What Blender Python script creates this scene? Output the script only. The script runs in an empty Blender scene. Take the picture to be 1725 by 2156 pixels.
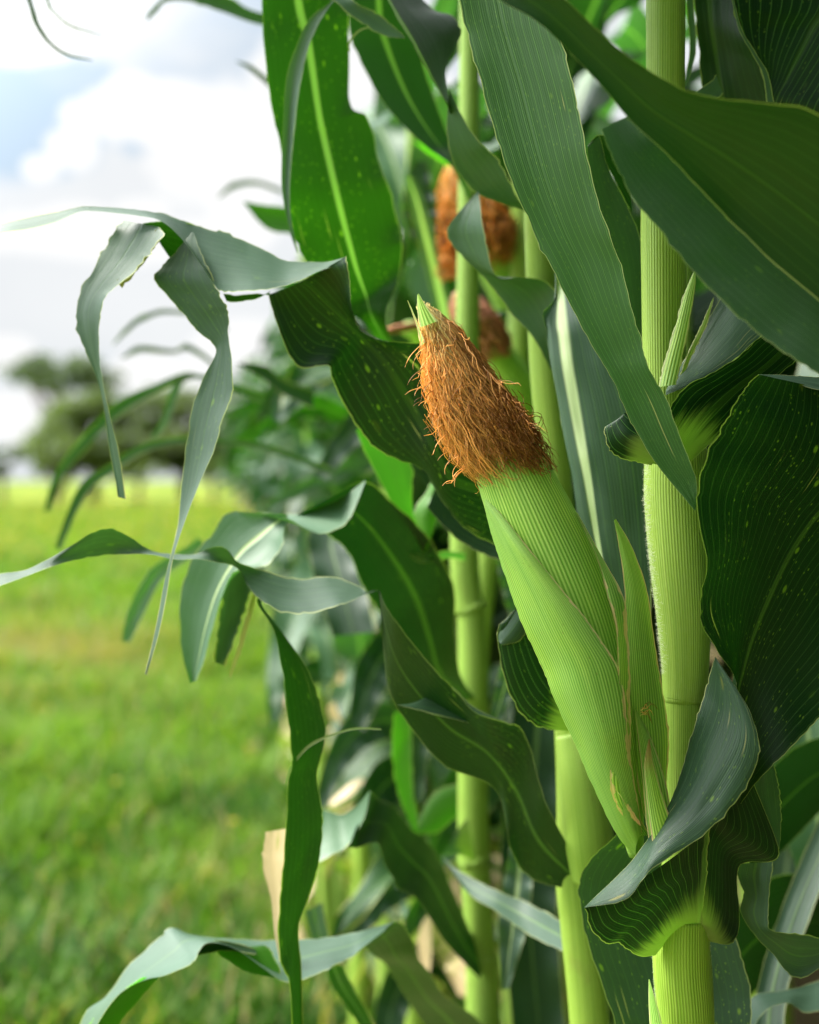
import bpy, math, random
import numpy as np
from mathutils import Vector

rng = np.random.default_rng(7)
random.seed(7)
scene = bpy.context.scene
COL = scene.collection
R_ = math.radians

# ------------------------------------------------------------------ camera
FPX = 2994.0                      # focal length in units of the 1725 x 2156 picture
PITCH = math.atan(68.0 / FPX)
CAMZ = 1.0
cam_d = bpy.data.cameras.new('camera')
cam = bpy.data.objects.new('camera', cam_d); COL.objects.link(cam)
cam.location = (0, 0, CAMZ)
cam.rotation_euler = (math.pi / 2 - PITCH, 0, 0)
cam_d.sensor_fit = 'VERTICAL'; cam_d.sensor_height = 36.0; cam_d.sensor_width = 28.8
cam_d.lens = 36.0 * FPX / 2156.0
cam_d.clip_start = 0.02; cam_d.clip_end = 2000
cam_d.dof.use_dof = True
cam_d.dof.focus_distance = 0.785
cam_d.dof.aperture_fstop = 4.6
scene.camera = cam

# ------------------------------------------------------------------ light
SUN_EL, SUN_AZ = R_(54), R_(-78)   # azimuth from +Y (view) clockwise; the veiled sun stands to the left
sd = bpy.data.lights.new('sun', 'SUN'); sd.energy = 3.7; sd.angle = R_(30); sd.color = (1.0, 0.96, 0.88)
so = bpy.data.objects.new('sun', sd); COL.objects.link(so)
sun_dir = Vector((math.sin(SUN_AZ) * math.cos(SUN_EL), math.cos(SUN_AZ) * math.cos(SUN_EL), math.sin(SUN_EL)))
so.rotation_euler = sun_dir.to_track_quat('Z', 'Y').to_euler()

scene.view_settings.view_transform = 'Standard'
scene.view_settings.look = 'None'
scene.view_settings.exposure = 1.4
scene.view_settings.gamma = 1.0
scene.view_settings.use_curve_mapping = False
scene.render.engine = 'CYCLES'
scene.cycles.max_bounces = 7
scene.cycles.diffuse_bounces = 3
scene.cycles.glossy_bounces = 2
scene.cycles.transmission_bounces = 4
scene.cycles.transparent_max_bounces = 4
scene.cycles.use_denoising = True


# ------------------------------------------------------------------ node helper
class NT:
    def __init__(s, tree):
        s.t = tree; s.n = tree.nodes; s.l = tree.links
        s.n.clear()

    def node(s, typ, **kw):
        n = s.n.new(typ)
        for k, v in kw.items():
            setattr(n, k, v)
        return n

    def put(s, sock, v):
        if isinstance(v, bpy.types.NodeSocket):
            s.l.new(v, sock)
        elif v is not None:
            if sock.type == 'RGBA' and isinstance(v, (tuple, list)) and len(v) == 3:
                v = (*v, 1.0)
            sock.default_value = v

    def m(s, op, a, b=None, c=None, clamp=False):
        n = s.node('ShaderNodeMath', operation=op); n.use_clamp = clamp
        s.put(n.inputs[0], a)
        if b is not None: s.put(n.inputs[1], b)
        if c is not None: s.put(n.inputs[2], c)
        return n.outputs[0]

    def step(s, x, a, b):          # smoothstep 0..1 from a to b
        n = s.node('ShaderNodeMapRange', interpolation_type='SMOOTHSTEP')
        s.put(n.inputs[0], x); s.put(n.inputs[1], a); s.put(n.inputs[2], b)
        n.inputs[3].default_value = 0; n.inputs[4].default_value = 1
        return n.outputs[0]

    def mix(s, f, a, b, blend='MIX'):
        n = s.node('ShaderNodeMix', data_type='RGBA', blend_type=blend)
        s.put(n.inputs[0], f); s.put(n.inputs[6], a); s.put(n.inputs[7], b)
        return n.outputs[2]

    def attr(s, name, typ='OBJECT'):
        return s.node('ShaderNodeAttribute', attribute_type=typ, attribute_name=name).outputs['Fac']

    def sep(s, v):
        n = s.node('ShaderNodeSeparateXYZ'); s.put(n.inputs[0], v)
        return n.outputs[0], n.outputs[1], n.outputs[2]

    def comb(s, x, y, z=0.0):
        n = s.node('ShaderNodeCombineXYZ')
        s.put(n.inputs[0], x); s.put(n.inputs[1], y); s.put(n.inputs[2], z)
        return n.outputs[0]

    def noise(s, vec, scale, detail=3.0, rough=0.55):
        n = s.node('ShaderNodeTexNoise'); s.put(n.inputs['Vector'], vec)
        n.inputs['Scale'].default_value = scale; n.inputs['Detail'].default_value = detail
        n.inputs['Roughness'].default_value = rough
        return n.outputs['Fac']

    def voro(s, vec, scale, out='Distance', feature='F1', rand=1.0):
        n = s.node('ShaderNodeTexVoronoi', feature=feature); s.put(n.inputs['Vector'], vec)
        n.inputs['Scale'].default_value = scale; n.inputs['Randomness'].default_value = rand
        return n.outputs[out]


# ------------------------------------------------------------------ sky
world = bpy.data.worlds.new("World"); scene.world = world; world.use_nodes = True
w = NT(world.node_tree)
sky = w.node('ShaderNodeTexSky', sky_type='NISHITA')
sky.sun_disc = False; sky.sun_elevation = SUN_EL; sky.sun_rotation = SUN_AZ % (2 * math.pi)
sky.dust_density = 2.0; sky.air_density = 1.0
dirv = w.node('ShaderNodeTexCoord').outputs['Generated']
dx, dy, dz = w.sep(dirv)
# cloud layer plane coordinates
warp = w.noise(dirv, 9.0, 4.0)
warp2 = w.noise(dirv, 38.0, 4.0)


def blob(px, py, rx, ry):
    """soft ellipse of cloud round the sky direction of a heap cloud"""
    a = (px - 862.5) / FPX; b = (1010 - py) / FPX
    gx = w.m('DIVIDE', dx, w.m('MAXIMUM', dy, 0.05)); gz = w.m('DIVIDE', dz, w.m('MAXIMUM', dy, 0.05))
    ex = w.m('DIVIDE', w.m('SUBTRACT', gx, a), rx / FPX); ez = w.m('DIVIDE', w.m('SUBTRACT', gz, b), ry / FPX)
    ex = w.m('ADD', ex, w.m('MULTIPLY', w.m('SUBTRACT', warp2, 0.5), 1.5))
    ez = w.m('ADD', ez, w.m('MULTIPLY', w.m('SUBTRACT', warp, 0.5), 1.0))
    r = w.m('SQRT', w.m('ADD', w.m('MULTIPLY', ex, ex), w.m('MULTIPLY', ez, ez)))
    return w.step(r, 1.08, 0.80)


heap = None
for b in [(350, 250, 180, 75), (160, 320, 60, 55), (480, 300, 200, 140), (70, 90, 150, 62), (170, 255, 50, 38), (285, 200, 60, 40), (90, 360, 40, 30), (240, 500, 330, 58), (180, 470, 120, 40), (310, 440, 60, 22), (520, 470, 100, 60), (0, 755, 90, 45),
          (330, 790, 120, 50), (60, 880, 160, 60), (520, 740, 120, 70), (760, 200, 220, 200), (420, 900, 160, 60)]:
    o_ = blob(*b)
    heap = o_ if heap is None else w.m('MAXIMUM', heap, o_)
elev = w.m('MAXIMUM', dz, 0.0)
veil_n = w.noise(w.comb(dx, w.m('MULTIPLY', dz, 2.2), dy), 4.0, 5.0)
blue_gap = w.m('MULTIPLY', blob(40, 250, 260, 160), 0.75)
veil = w.m('SUBTRACT', w.step(veil_n, 0.25, 0.50), blue_gap)
veil = w.m('MAXIMUM', w.m('MULTIPLY', veil, 0.92), 0.10)
# the cloud deck is thin and bright round the veiled sun, heavy and grey on the far side
sdot = w.m('ADD', w.m('ADD', w.m('MULTIPLY', dx, sun_dir.x), w.m('MULTIPLY', dy, sun_dir.y)), w.m('MULTIPLY', dz, sun_dir.z))
bright = w.m('ADD', w.m('MULTIPLY', w.step(sdot, 0.38, 0.98), 5.6), 1.0)
rdot = w.m('ADD', w.m('MULTIPLY', dx, 0.72), w.m('MULTIPLY', dy, -0.70))
heavy = w.step(rdot, -0.15, 0.55)
bright = w.m('MULTIPLY', bright, w.m('SUBTRACT', 1.0, w.m('MULTIPLY', w.m('MULTIPLY', heavy, w.step(sdot, 0.9, 0.45)), 0.86)))
sky_c = w.mix(1.0, sky.outputs[0], (0.05, 0.05, 0.05), 'MULTIPLY')
sky_c = w.mix(1.0, sky_c, (0.38, 0.48, 0.57), 'ADD')
veil_c = w.mix(w.step(veil_n, 0.35, 0.7), (0.86, 0.88, 0.90), (0.93, 0.94, 0.95))
c = w.mix(veil, sky_c, veil_c)
c = w.mix(w.m('MULTIPLY', heap, 0.97), c, (1.02, 1.02, 1.02))
c = w.mix(1.0, c, w.comb(bright, bright, bright), 'MULTIPLY')
bg = w.node('ShaderNodeBackground'); w.put(bg.inputs[0], c); bg.inputs[1].default_value = 0.385
w.l.new(bg.outputs[0], w.node('ShaderNodeOutputWorld').inputs[0])


# ------------------------------------------------------------------ materials
def new_mat(name):
    m = bpy.data.materials.new(name); m.use_nodes = True
    return m, NT(m.node_tree)


def principled(t, color, rough=0.5, spec=0.5, normal=None):
    p = t.node('ShaderNodeBsdfPrincipled')
    t.put(p.inputs['Base Color'], color); t.put(p.inputs['Roughness'], rough)
    t.put(p.inputs['Specular IOR Level'], spec)
    if normal is not None: t.put(p.inputs['Normal'], normal)
    return p.outputs[0]


def output(t, sh):
    t.l.new(sh, t.node('ShaderNodeOutputMaterial').inputs[0])


def bump(t, h, strength, dist=0.001):
    n = t.node('ShaderNodeBump'); n.inputs['Strength'].default_value = strength
    n.inputs['Distance'].default_value = dist
    t.put(n.inputs['Height'], h)
    return n.outputs[0]


def with_translucent(t, surf, color, fac, normal=None):
    tr = t.node('ShaderNodeBsdfTranslucent'); t.put(tr.inputs[0], color)
    ms = t.node('ShaderNodeMixShader'); t.put(ms.inputs[0], fac)
    t.l.new(surf, ms.inputs[1]); t.l.new(tr.outputs[0], ms.inputs[2])
    return ms.outputs[0]


def make_leaf_mat():
    m, t = new_mat('corn_leaf')
    uv = t.node('ShaderNodeUVMap', uv_map='UVMap').outputs[0]
    met = t.node('ShaderNodeUVMap', uv_map='metric').outputs[0]
    u, v, _ = t.sep(uv); mu, mv, _ = t.sep(met)
    W = t.attr('w'); mid = t.attr('mid'); midw = t.attr('midw')
    rnd = t.node('ShaderNodeObjectInfo').outputs['Random']
    seed = t.m('MULTIPLY', rnd, 37.0)
    mvec = t.comb(t.m('ADD', mu, seed), mv, seed)
    str_vec = t.comb(t.m('MULTIPLY', t.m('ADD', mu, seed), 420.0), t.m('MULTIPLY', mv, 6.0), seed)
    streak = t.noise(str_vec, 1.0, 3.0, 0.6)
    big = t.noise(mvec, 22.0, 3.0)
    cA, cB = (0.0016, 0.016, 0.0032), (0.0045, 0.034, 0.0055)
    col = t.mix(t.m('ADD', t.m('MULTIPLY', streak, 0.6), t.m('MULTIPLY', t.m('SUBTRACT', big, 0.35), 0.8), clamp=True), cA, cB)
    wax = t.m('MULTIPLY', t.attr('wax'), t.m('ADD', t.m('MULTIPLY', big, 0.7), 0.6), clamp=True)
    col = t.mix(wax, col, (0.080, 0.138, 0.102))  # waxy bloom, plus the sky sheen of upper faces put into the colour
    col = t.mix(t.attr('tone'), col, (0.09, 0.26, 0.016))
    # veins
    fine = t.m('SINE', t.m('MULTIPLY', mu, 2 * math.pi / 0.0014))
    sv = t.m('ABSOLUTE', t.m('SUBTRACT', t.m('FRACT', t.m('DIVIDE', mu, 0.0052)), 0.5))
    sv = t.step(sv, 0.055, 0.015)
    col = t.mix(t.m('MULTIPLY', t.m('ADD', fine, 1.0), t.m('ADD', 0.02, t.m('MULTIPLY', wax, 0.05))), col, (0.10, 0.19, 0.07))
    col = t.mix(t.m('MULTIPLY', sv, t.m('MULTIPLY', t.attr('veins'), 0.75)), col, (0.10, 0.22, 0.05))
    # collar tissue at the base, feathered along the veins
    cl = t.attr('collar')
    vv = t.m('SUBTRACT', v, t.m('MULTIPLY', t.m('SUBTRACT', streak, 0.5), 0.30))
    near_mid = t.m('SUBTRACT', 1.0, t.m('DIVIDE', t.m('ABSOLUTE', t.m('SUBTRACT', u, mid)), 0.8), clamp=True)
    cl = t.m('MULTIPLY', cl, t.m('ADD', 0.75, t.m('MULTIPLY', near_mid, 0.75)))
    cm = t.m('MULTIPLY', t.step(vv, cl, t.m('MULTIPLY', cl, 0.45)), t.step(cl, 0.0, 0.02))
    col = t.mix(cm, col, (0.19, 0.245, 0.065))
    # midrib
    dm = t.m('MULTIPLY', t.m('ABSOLUTE', t.m('SUBTRACT', u, mid)), W)
    mw = t.m('MULTIPLY', midw, t.m('SUBTRACT', 1.15, v))
    mm = t.m('MULTIPLY', t.step(dm, mw, t.m('MULTIPLY', mw, 0.45)), t.step(midw, 0.0, 0.0003))
    col = t.mix(t.m('MULTIPLY', mm, t.m('MULTIPLY', t.attr('midk'), t.attr('midk'))), col, t.mix(t.m('POWER', t.attr('midk'), 3.0), (0.16, 0.30, 0.04), (0.58, 0.66, 0.40)))
    # pale margin
    mg = t.m('MULTIPLY', t.m('MINIMUM', u, t.m('SUBTRACT', 1.0, u)), W)
    col = t.mix(t.m('MULTIPLY', t.step(mg, 0.00085, 0.0002), 0.75), col, (0.40, 0.42, 0.17))
    # pale flecks and rust lesions
    sp_v = t.comb(t.m('MULTIPLY', t.m('ADD', mu, seed), 1.0), t.m('MULTIPLY', mv, 0.55), 0.0)
    d1 = t.voro(sp_v, 170.0); n1 = t.noise(sp_v, 26.0, 2.0)
    rs = t.m('MULTIPLY', t.m('POWER', t.sep(t.voro(sp_v, 170.0, 'Color'))[0], 2.2), 0.36)
    spot = t.m('MULTIPLY', t.step(d1, rs, t.m('MULTIPLY', rs, 0.4)), t.step(n1, 0.48, 0.60))
    d0 = t.voro(sp_v, 330.0)
    spot = t.m('MAXIMUM', spot, t.m('MULTIPLY', t.step(d0, 0.20, 0.10), t.m('MULTIPLY', t.step(n1, 0.42, 0.52), 0.7)))
    spots = t.attr('spots')
    col = t.mix(t.m('MULTIPLY', spot, spots), col, (0.22, 0.34, 0.03))
    d2 = t.voro(t.comb(t.m('ADD', mu, seed), t.m('MULTIPLY', mv, 0.40), 3.0), 62.0)
    n2 = t.noise(sp_v, 15.0, 1.0)
    ru = t.m('MULTIPLY', t.m('MULTIPLY', t.step(n2, 0.54, 0.60), spots), t.attr('rust'))
    col = t.mix(t.m('MULTIPLY', t.step(d2, 0.20, 0.14), ru), col, (0.50, 0.42, 0.05))
    col = t.mix(t.m('MULTIPLY', t.step(d2, 0.13, 0.08), ru), col, (0.32, 0.12, 0.02))
    scar = t.noise(t.comb(t.m('MULTIPLY', t.m('ADD', mu, seed), 380.0), t.m('MULTIPLY', mv, 11.0), 5.0), 1.0, 1.0)
    scar2 = t.noise(t.comb(mu, mv, seed), 18.0, 1.0)
    col = t.mix(t.m('MULTIPLY', t.m('MULTIPLY', t.step(scar, 0.70, 0.76), t.step(scar2, 0.50, 0.60)), t.m('MINIMUM', t.m('MULTIPLY', spots, 2.0), 0.9)), col, (0.42, 0.38, 0.16))
    dust = t.noise(t.comb(t.m('ADD', mu, seed), mv, 2.0), 900.0, 2.0)
    col = t.mix(t.m('MULTIPLY', t.step(dust, 0.68, 0.78), 0.10), col, (0.34, 0.38, 0.26))
    # dried tissue: margins first, then tip
    dry = t.attr('dry')
    dn = t.noise(t.comb(t.m('MULTIPLY', t.m('ADD', mu, seed), 60.0), t.m('MULTIPLY', mv, 14.0), seed), 1.0, 4.0)
    edge = t.m('SUBTRACT', 1.0, t.m('MULTIPLY', t.m('MINIMUM', u, t.m('SUBTRACT', 1.0, u)), 2.0))
    tip = t.m('MULTIPLY', t.m('MULTIPLY', v, v), 0.55)
    dval = t.m('ADD', t.m('ADD', t.m('MULTIPLY', t.m('POWER', edge, 6.0), 0.55), tip), t.m('MULTIPLY', t.m('SUBTRACT', dn, 0.5), 0.9))
    lim = t.m('SUBTRACT', 1.30, t.m('MULTIPLY', dry, 1.45))
    dm_ = t.m('MULTIPLY', t.step(dval, lim, t.m('ADD', lim, 0.12)), t.step(dry, 0.0, 0.02))
    yel = t.m('MULTIPLY', t.step(dval, t.m('SUBTRACT', lim, 0.22), lim), t.step(dry, 0.0, 0.02))
    col = t.mix(t.m('MULTIPLY', yel, 0.7), col, (0.26, 0.30, 0.03))
    col = t.mix(dm_, col, t.mix(dn, (0.34, 0.22, 0.10), (0.50, 0.41, 0.26)))
    h = t.m('ADD', t.m('ADD', t.m('MULTIPLY', fine, 0.16), t.m('MULTIPLY', sv, -0.5)), t.m('ADD', t.m('MULTIPLY', streak, 1.0), t.m('MULTIPLY', mm, 1.6)))
    nrm = bump(t, h, 0.35, 0.0006)
    rough = t.m('ADD', 0.34, t.m('MULTIPLY', streak, 0.22))
    surf = principled(t, col, rough, 0.34, nrm)
    trc = t.mix(1.0, col, (1.3, 2.5, 0.45), 'MULTIPLY')
    output(t, with_translucent(t, surf, trc, t.m('ADD', 0.13, t.m('MULTIPLY', t.attr('tone'), 0.30), clamp=True)))
    return m


def make_stalk_mat():
    m, t = new_mat('corn_stalk')
    uv = t.node('ShaderNodeUVMap', uv_map='UVMap').outputs[0]
    met = t.node('ShaderNodeUVMap', uv_map='metric').outputs[0]
    u, v, _ = t.sep(uv); mu, mv, _ = t.sep(met)
    seed = t.m('MULTIPLY', t.node('ShaderNodeObjectInfo').outputs['Random'], 31.0)
    st = t.noise(t.comb(t.m('MULTIPLY', t.m('ADD', mu, seed), 330.0), t.m('MULTIPLY', mv, 5.0), seed), 1.0, 3.0, 0.6)
    big = t.noise(t.comb(t.m('MULTIPLY', mu, 30.0), t.m('MULTIPLY', mv, 10.0), seed), 1.0, 3.0)
    ridge = t.m('SINE', t.m('ADD', t.m('MULTIPLY', mu, 2 * math.pi / 0.0017), t.m('MULTIPLY', st, 2.5)))
    tone = t.attr('tone')
    g = t.mix(tone, (0.10, 0.23, 0.022), (0.20, 0.36, 0.018))
    g2 = t.mix(tone, (0.17, 0.32, 0.045), (0.33, 0.49, 0.045))
    col = t.mix(t.m('ADD', t.m('MULTIPLY', t.m('SUBTRACT', st, 0.3), 1.6), t.m('MULTIPLY', t.m('SUBTRACT', big, 0.4), 0.9), clamp=True), g, g2)
    col = t.mix(t.m('MULTIPLY', t.m('ADD', ridge, 1.0), t.m('ADD', 0.04, t.m('MULTIPLY', st, 0.24))), col, (0.52, 0.64, 0.15))
    bl = t.step(t.noise(t.comb(t.m('MULTIPLY', mu, 45.0), t.m('MULTIPLY', mv, 22.0), seed), 1.0, 4.0), 0.60, 0.72)
    col = t.mix(t.m('MULTIPLY', bl, t.attr('stain')), col, (0.20, 0.13, 0.04))
    fz = t.attr('bloom')      # whitish down
    fn = t.noise(t.comb(t.m('MULTIPLY', mu, 900.0), t.m('MULTIPLY', mv, 300.0), seed), 1.0, 2.0)
    col = t.mix(t.m('MULTIPLY', fz, t.m('ADD', t.m('MULTIPLY', fn, 0.35), 0.0)), col, (0.58, 0.68, 0.42))
    nrm = bump(t, t.m('ADD', t.m('MULTIPLY', ridge, 0.5), t.m('MULTIPLY', st, 1.0)), 0.45, 0.0006)
    p = principled(t, col, 0.42, 0.3, nrm)
    output(t, with_translucent(t, p, t.mix(1.0, col, (1.3, 1.5, 0.6), 'MULTIPLY'), 0.15))
    return m


def make_husk_mat():
    m, t = new_mat('corn_husk')
    uv = t.node('ShaderNodeUVMap', uv_map='UVMap').outputs[0]
    met = t.node('ShaderNodeUVMap', uv_map='metric').outputs[0]
    u, v, _ = t.sep(uv); mu, mv, _ = t.sep(met)
    W = t.attr('w')
    seed = t.m('MULTIPLY', t.node('ShaderNodeObjectInfo').outputs['Random'], 31.0)
    wob = t.m('MULTIPLY', t.noise(t.comb(t.m('MULTIPLY', mu, 60.0), t.m('MULTIPLY', mv, 9.0), seed), 1.0, 2.0), 0.0016)
    ph = t.m('DIVIDE', t.m('ADD', mu, wob), 0.0021)
    line = t.m('ABSOLUTE', t.m('SUBTRACT', t.m('FRACT', ph), 0.5))
    line = t.step(line, 0.42, 0.10)
    line = t.m('MULTIPLY', line, t.m('ADD', 0.45, t.noise(t.comb(t.m('MULTIPLY', mu, 240.0), t.m('MULTIPLY', mv, 16.0), seed), 1.0, 2.0)))
    st = t.noise(t.comb(t.m('MULTIPLY', t.m('ADD', mu, seed), 300.0), t.m('MULTIPLY', mv, 7.0), seed), 1.0, 4.0, 0.6)
    big = t.noise(t.comb(t.m('MULTIPLY', mu, 34.0), t.m('MULTIPLY', mv, 14.0), seed), 1.0, 3.0)
    tone = t.attr('tone')
    dark = t.mix(tone, (0.065, 0.215, 0.022), (0.12, 0.31, 0.026))
    lite = t.mix(tone, (0.32, 0.51, 0.13), (0.43, 0.62, 0.16))
    f = t.m('ADD', t.m('MULTIPLY', line, 0.75), t.m('SUBTRACT', t.m('MULTIPLY', st, 0.6), 0.16), clamp=True)
    col = t.mix(f, dark, lite)
    col = t.mix(t.step(big, 0.35, 0.75), col, t.mix(1.0, col, (1.25, 1.15, 0.9), 'MULTIPLY'))
    mg = t.m('MULTIPLY', t.m('MINIMUM', u, t.m('SUBTRACT', 1.0, u)), W)
    en = t.noise(t.comb(t.m('MULTIPLY', mv, 90.0), seed, 0.0), 1.0, 3.0)
    dryk = t.attr('dry')
    oside = t.m('SUBTRACT', 1.0, t.m('MULTIPLY', t.attr('oneside'), t.step(u, 0.6, 0.4)))
    ew = t.m('MULTIPLY', t.m('MULTIPLY', t.m('MULTIPLY', dryk, oside), 0.0060), t.step(en, 0.30, 0.75))
    col = t.mix(t.m('MULTIPLY', t.step(mg, 0.0018, 0.0004), t.m('MULTIPLY', oside, 0.85)), col, (0.56, 0.58, 0.28))
    col = t.mix(t.m('MULTIPLY', t.step(mg, t.m('ADD', ew, 0.0003), ew), t.m('MULTIPLY', oside, t.step(dryk, 0.0, 0.05))), col, (0.60, 0.47, 0.24))
    br = t.step(t.m('ADD', v, t.m('MULTIPLY', t.m('SUBTRACT', st, 0.5), 0.3)), t.m('SUBTRACT', 1.0, t.attr('browntip')), 1.0)
    col = t.mix(t.m('MULTIPLY', br, t.step(t.attr('browntip'), 0.0, 0.02)), col, (0.50, 0.27, 0.13))
    stn = t.step(t.noise(t.comb(t.m('MULTIPLY', t.m('ADD', mu, seed), 75.0), t.m('MULTIPLY', mv, 26.0), 2.0), 1.0, 5.0), 0.60, 0.78)
    col = t.mix(t.m('MULTIPLY', stn, 0.35), col, (0.24, 0.22, 0.05))
    speck = t.step(t.voro(t.comb(mu, t.m('MULTIPLY', mv, 0.5), seed), 190.0), 0.10, 0.05)
    col = t.mix(t.m('MULTIPLY', speck, 0.5), col, (0.16, 0.12, 0.03))
    nrm = bump(t, t.m('ADD', line, st), 0.5, 0.0006)
    p = principled(t, col, 0.42, 0.32, nrm)
    output(t, with_translucent(t, p, t.mix(1.0, col, (1.3, 1.5, 0.5), 'MULTIPLY'), 0.22))
    return m


def make_silk_mat(name, pale, mid, dark):
    m, t = new_mat(name)
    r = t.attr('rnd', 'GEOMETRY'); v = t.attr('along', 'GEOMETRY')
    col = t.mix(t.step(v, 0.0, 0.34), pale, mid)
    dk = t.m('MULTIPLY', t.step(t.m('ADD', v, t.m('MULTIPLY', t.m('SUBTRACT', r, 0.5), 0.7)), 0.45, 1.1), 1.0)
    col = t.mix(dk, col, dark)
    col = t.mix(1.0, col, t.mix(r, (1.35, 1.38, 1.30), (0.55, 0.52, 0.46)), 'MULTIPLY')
    p = principled(t, col, 0.42, 0.45)
    output(t, with_translucent(t, p, col, 0.42))
    return m


def simple_mat(name, fn):
    m, t = new_mat(name)
    fn(t)
    return m


LEAF = make_leaf_mat(); STALK = make_stalk_mat(); HUSK = make_husk_mat()
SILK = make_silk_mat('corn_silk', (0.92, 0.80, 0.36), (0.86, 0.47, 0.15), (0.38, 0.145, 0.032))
SILK_PINK = make_silk_mat('corn_silk_pink', (0.92, 0.62, 0.42), (0.78, 0.38, 0.25), (0.74, 0.32, 0.17))
SILK_ORANGE = make_silk_mat('corn_silk_orange', (0.92, 0.55, 0.14), (0.88, 0.40, 0.08), (0.66, 0.25, 0.05))


def _fuzz(t):
    output(t, with_translucent(t, principled(t, (0.75, 0.78, 0.62), 0.5, 0.4), (0.8, 0.85, 0.6), 0.4))


FUZZ = simple_mat('plant_down', _fuzz)


# ------------------------------------------------------------------ geometry helpers
def px(x, y, d):
    """point of the place seen at picture position x, y and d metres in front of the camera"""
    a = (x - 862.5) / FPX; b = (1078.0 - y) / FPX
    cp, sp = math.cos(PITCH), math.sin(PITCH)
    return np.array([d * a, d * (cp + b * sp), CAMZ + d * (b * cp - sp)])


def fill(pts):
    """points (x, y[, d]); missing depths are interpolated"""
    n = len(pts); d = [p[2] if len(p) > 2 else None for p in pts]
    known = [i for i in range(n) if d[i] is not None]
    assert known, pts
    for i in range(n):
        if d[i] is None:
            lo = max([k for k in known if k < i], default=None); hi = min([k for k in known if k > i], default=None)
            if lo is None: d[i] = d[hi]
            elif hi is None: d[i] = d[lo]
            else: d[i] = d[lo] + (d[hi] - d[lo]) * (i - lo) / (hi - lo)
    return np.array([px(p[0], p[1], d[i]) for i, p in enumerate(pts)])


def cr(P, ts):
    """Catmull-Rom through P at parameters ts in 0..n-1"""
    n = len(P); out = []
    Q = np.vstack([2 * P[0] - P[1], P, 2 * P[-1] - P[-2]])
    for t in ts:
        i = min(int(t), n - 2); f = t - i
        p0, p1, p2, p3 = Q[i], Q[i + 1], Q[i + 2], Q[i + 3]
        out.append(0.5 * (2 * p1 + (p2 - p0) * f + (2 * p0 - 5 * p1 + 4 * p2 - p3) * f * f + (3 * p1 - p0 - 3 * p2 + p3) * f ** 3))
    return np.array(out)


def by_index(P, n):
    return cr(P, np.linspace(0, len(P) - 1 - 1e-6, n))


def by_length(P, n):
    D = cr(P, np.linspace(0, len(P) - 1 - 1e-6, 200))
    s = np.concatenate([[0], np.cumsum(np.linalg.norm(np.diff(D, axis=0), axis=1))])
    q = np.linspace(0, s[-1], n)
    return np.stack([np.interp(q, s, D[:, k]) for k in range(3)], 1)


def smooth_noise(n, step, amp):
    k = max(3, int(n / step) + 3)
    v = rng.normal(0, 1, k)
    return amp * np.interp(np.linspace(0, k - 1, n), np.arange(k), v)


def link(name, me, parent=None, base=None, mat=None, props=None):
    o = bpy.data.objects.new(name, me); COL.objects.link(o)
    if mat: me.materials.append(mat)
    if parent is not None: o.parent = parent
    for k, v in (props or {}).items(): o[k] = v
    return o


def mesh_from(name, V, F, smooth=True):
    me = bpy.data.meshes.new(name)
    me.from_pydata([tuple(map(float, v)) for v in V], [], F)
    if smooth:
        me.polygons.foreach_set('use_smooth', np.ones(len(me.polygons), dtype=bool))
    me.update()
    return me


LEAF_DEF = dict(w=0.06, mid=0.5, midw=0.0022, midk=0.6, wax=0.0, tone=0.0, veins=0.35, collar=0.0, spots=0.0, rust=0.0, dry=0.0)


def grid(name, G, mat, parent=None, base=(0, 0, 0), props=None, closed=False):
    """a surface from a grid of points G[nv][nu]; UVMap is 0..1, metric is metres"""
    G = np.asarray(G); nv, nu, _ = G.shape
    V = (G - np.asarray(base)).reshape(-1, 3)
    F = []
    for j in range(nv - 1):
        for i in range(nu - 1):
            a = j * nu + i
            F.append((a, a + 1, a + nu + 1, a + nu))
    me = mesh_from(name, V, F)
    wid = np.linalg.norm(np.diff(G, axis=1), axis=2).sum(1)
    W = float(np.percentile(wid, 85)); mc = G[:, nu // 2]
    ln = np.concatenate([[0], np.cumsum(np.linalg.norm(np.diff(mc, axis=0), axis=1))])
    uu = np.linspace(0, 1, nu); vv = np.linspace(0, 1, nv)
    loops = np.empty(len(me.loops), dtype=np.int32); me.loops.foreach_get('vertex_index', loops)
    j, i = loops // nu, loops % nu
    l1 = me.uv_layers.new(name='UVMap'); l2 = me.uv_layers.new(name='metric')
    l1.data.foreach_set('uv', np.stack([uu[i], vv[j]], 1).astype(np.float32).ravel())
    l2.data.foreach_set('uv', np.stack([uu[i] * W, ln[j]], 1).astype(np.float32).ravel())
    p = dict(props or {}); p['w'] = W
    return link(name, me, parent, base, mat, p)


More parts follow.
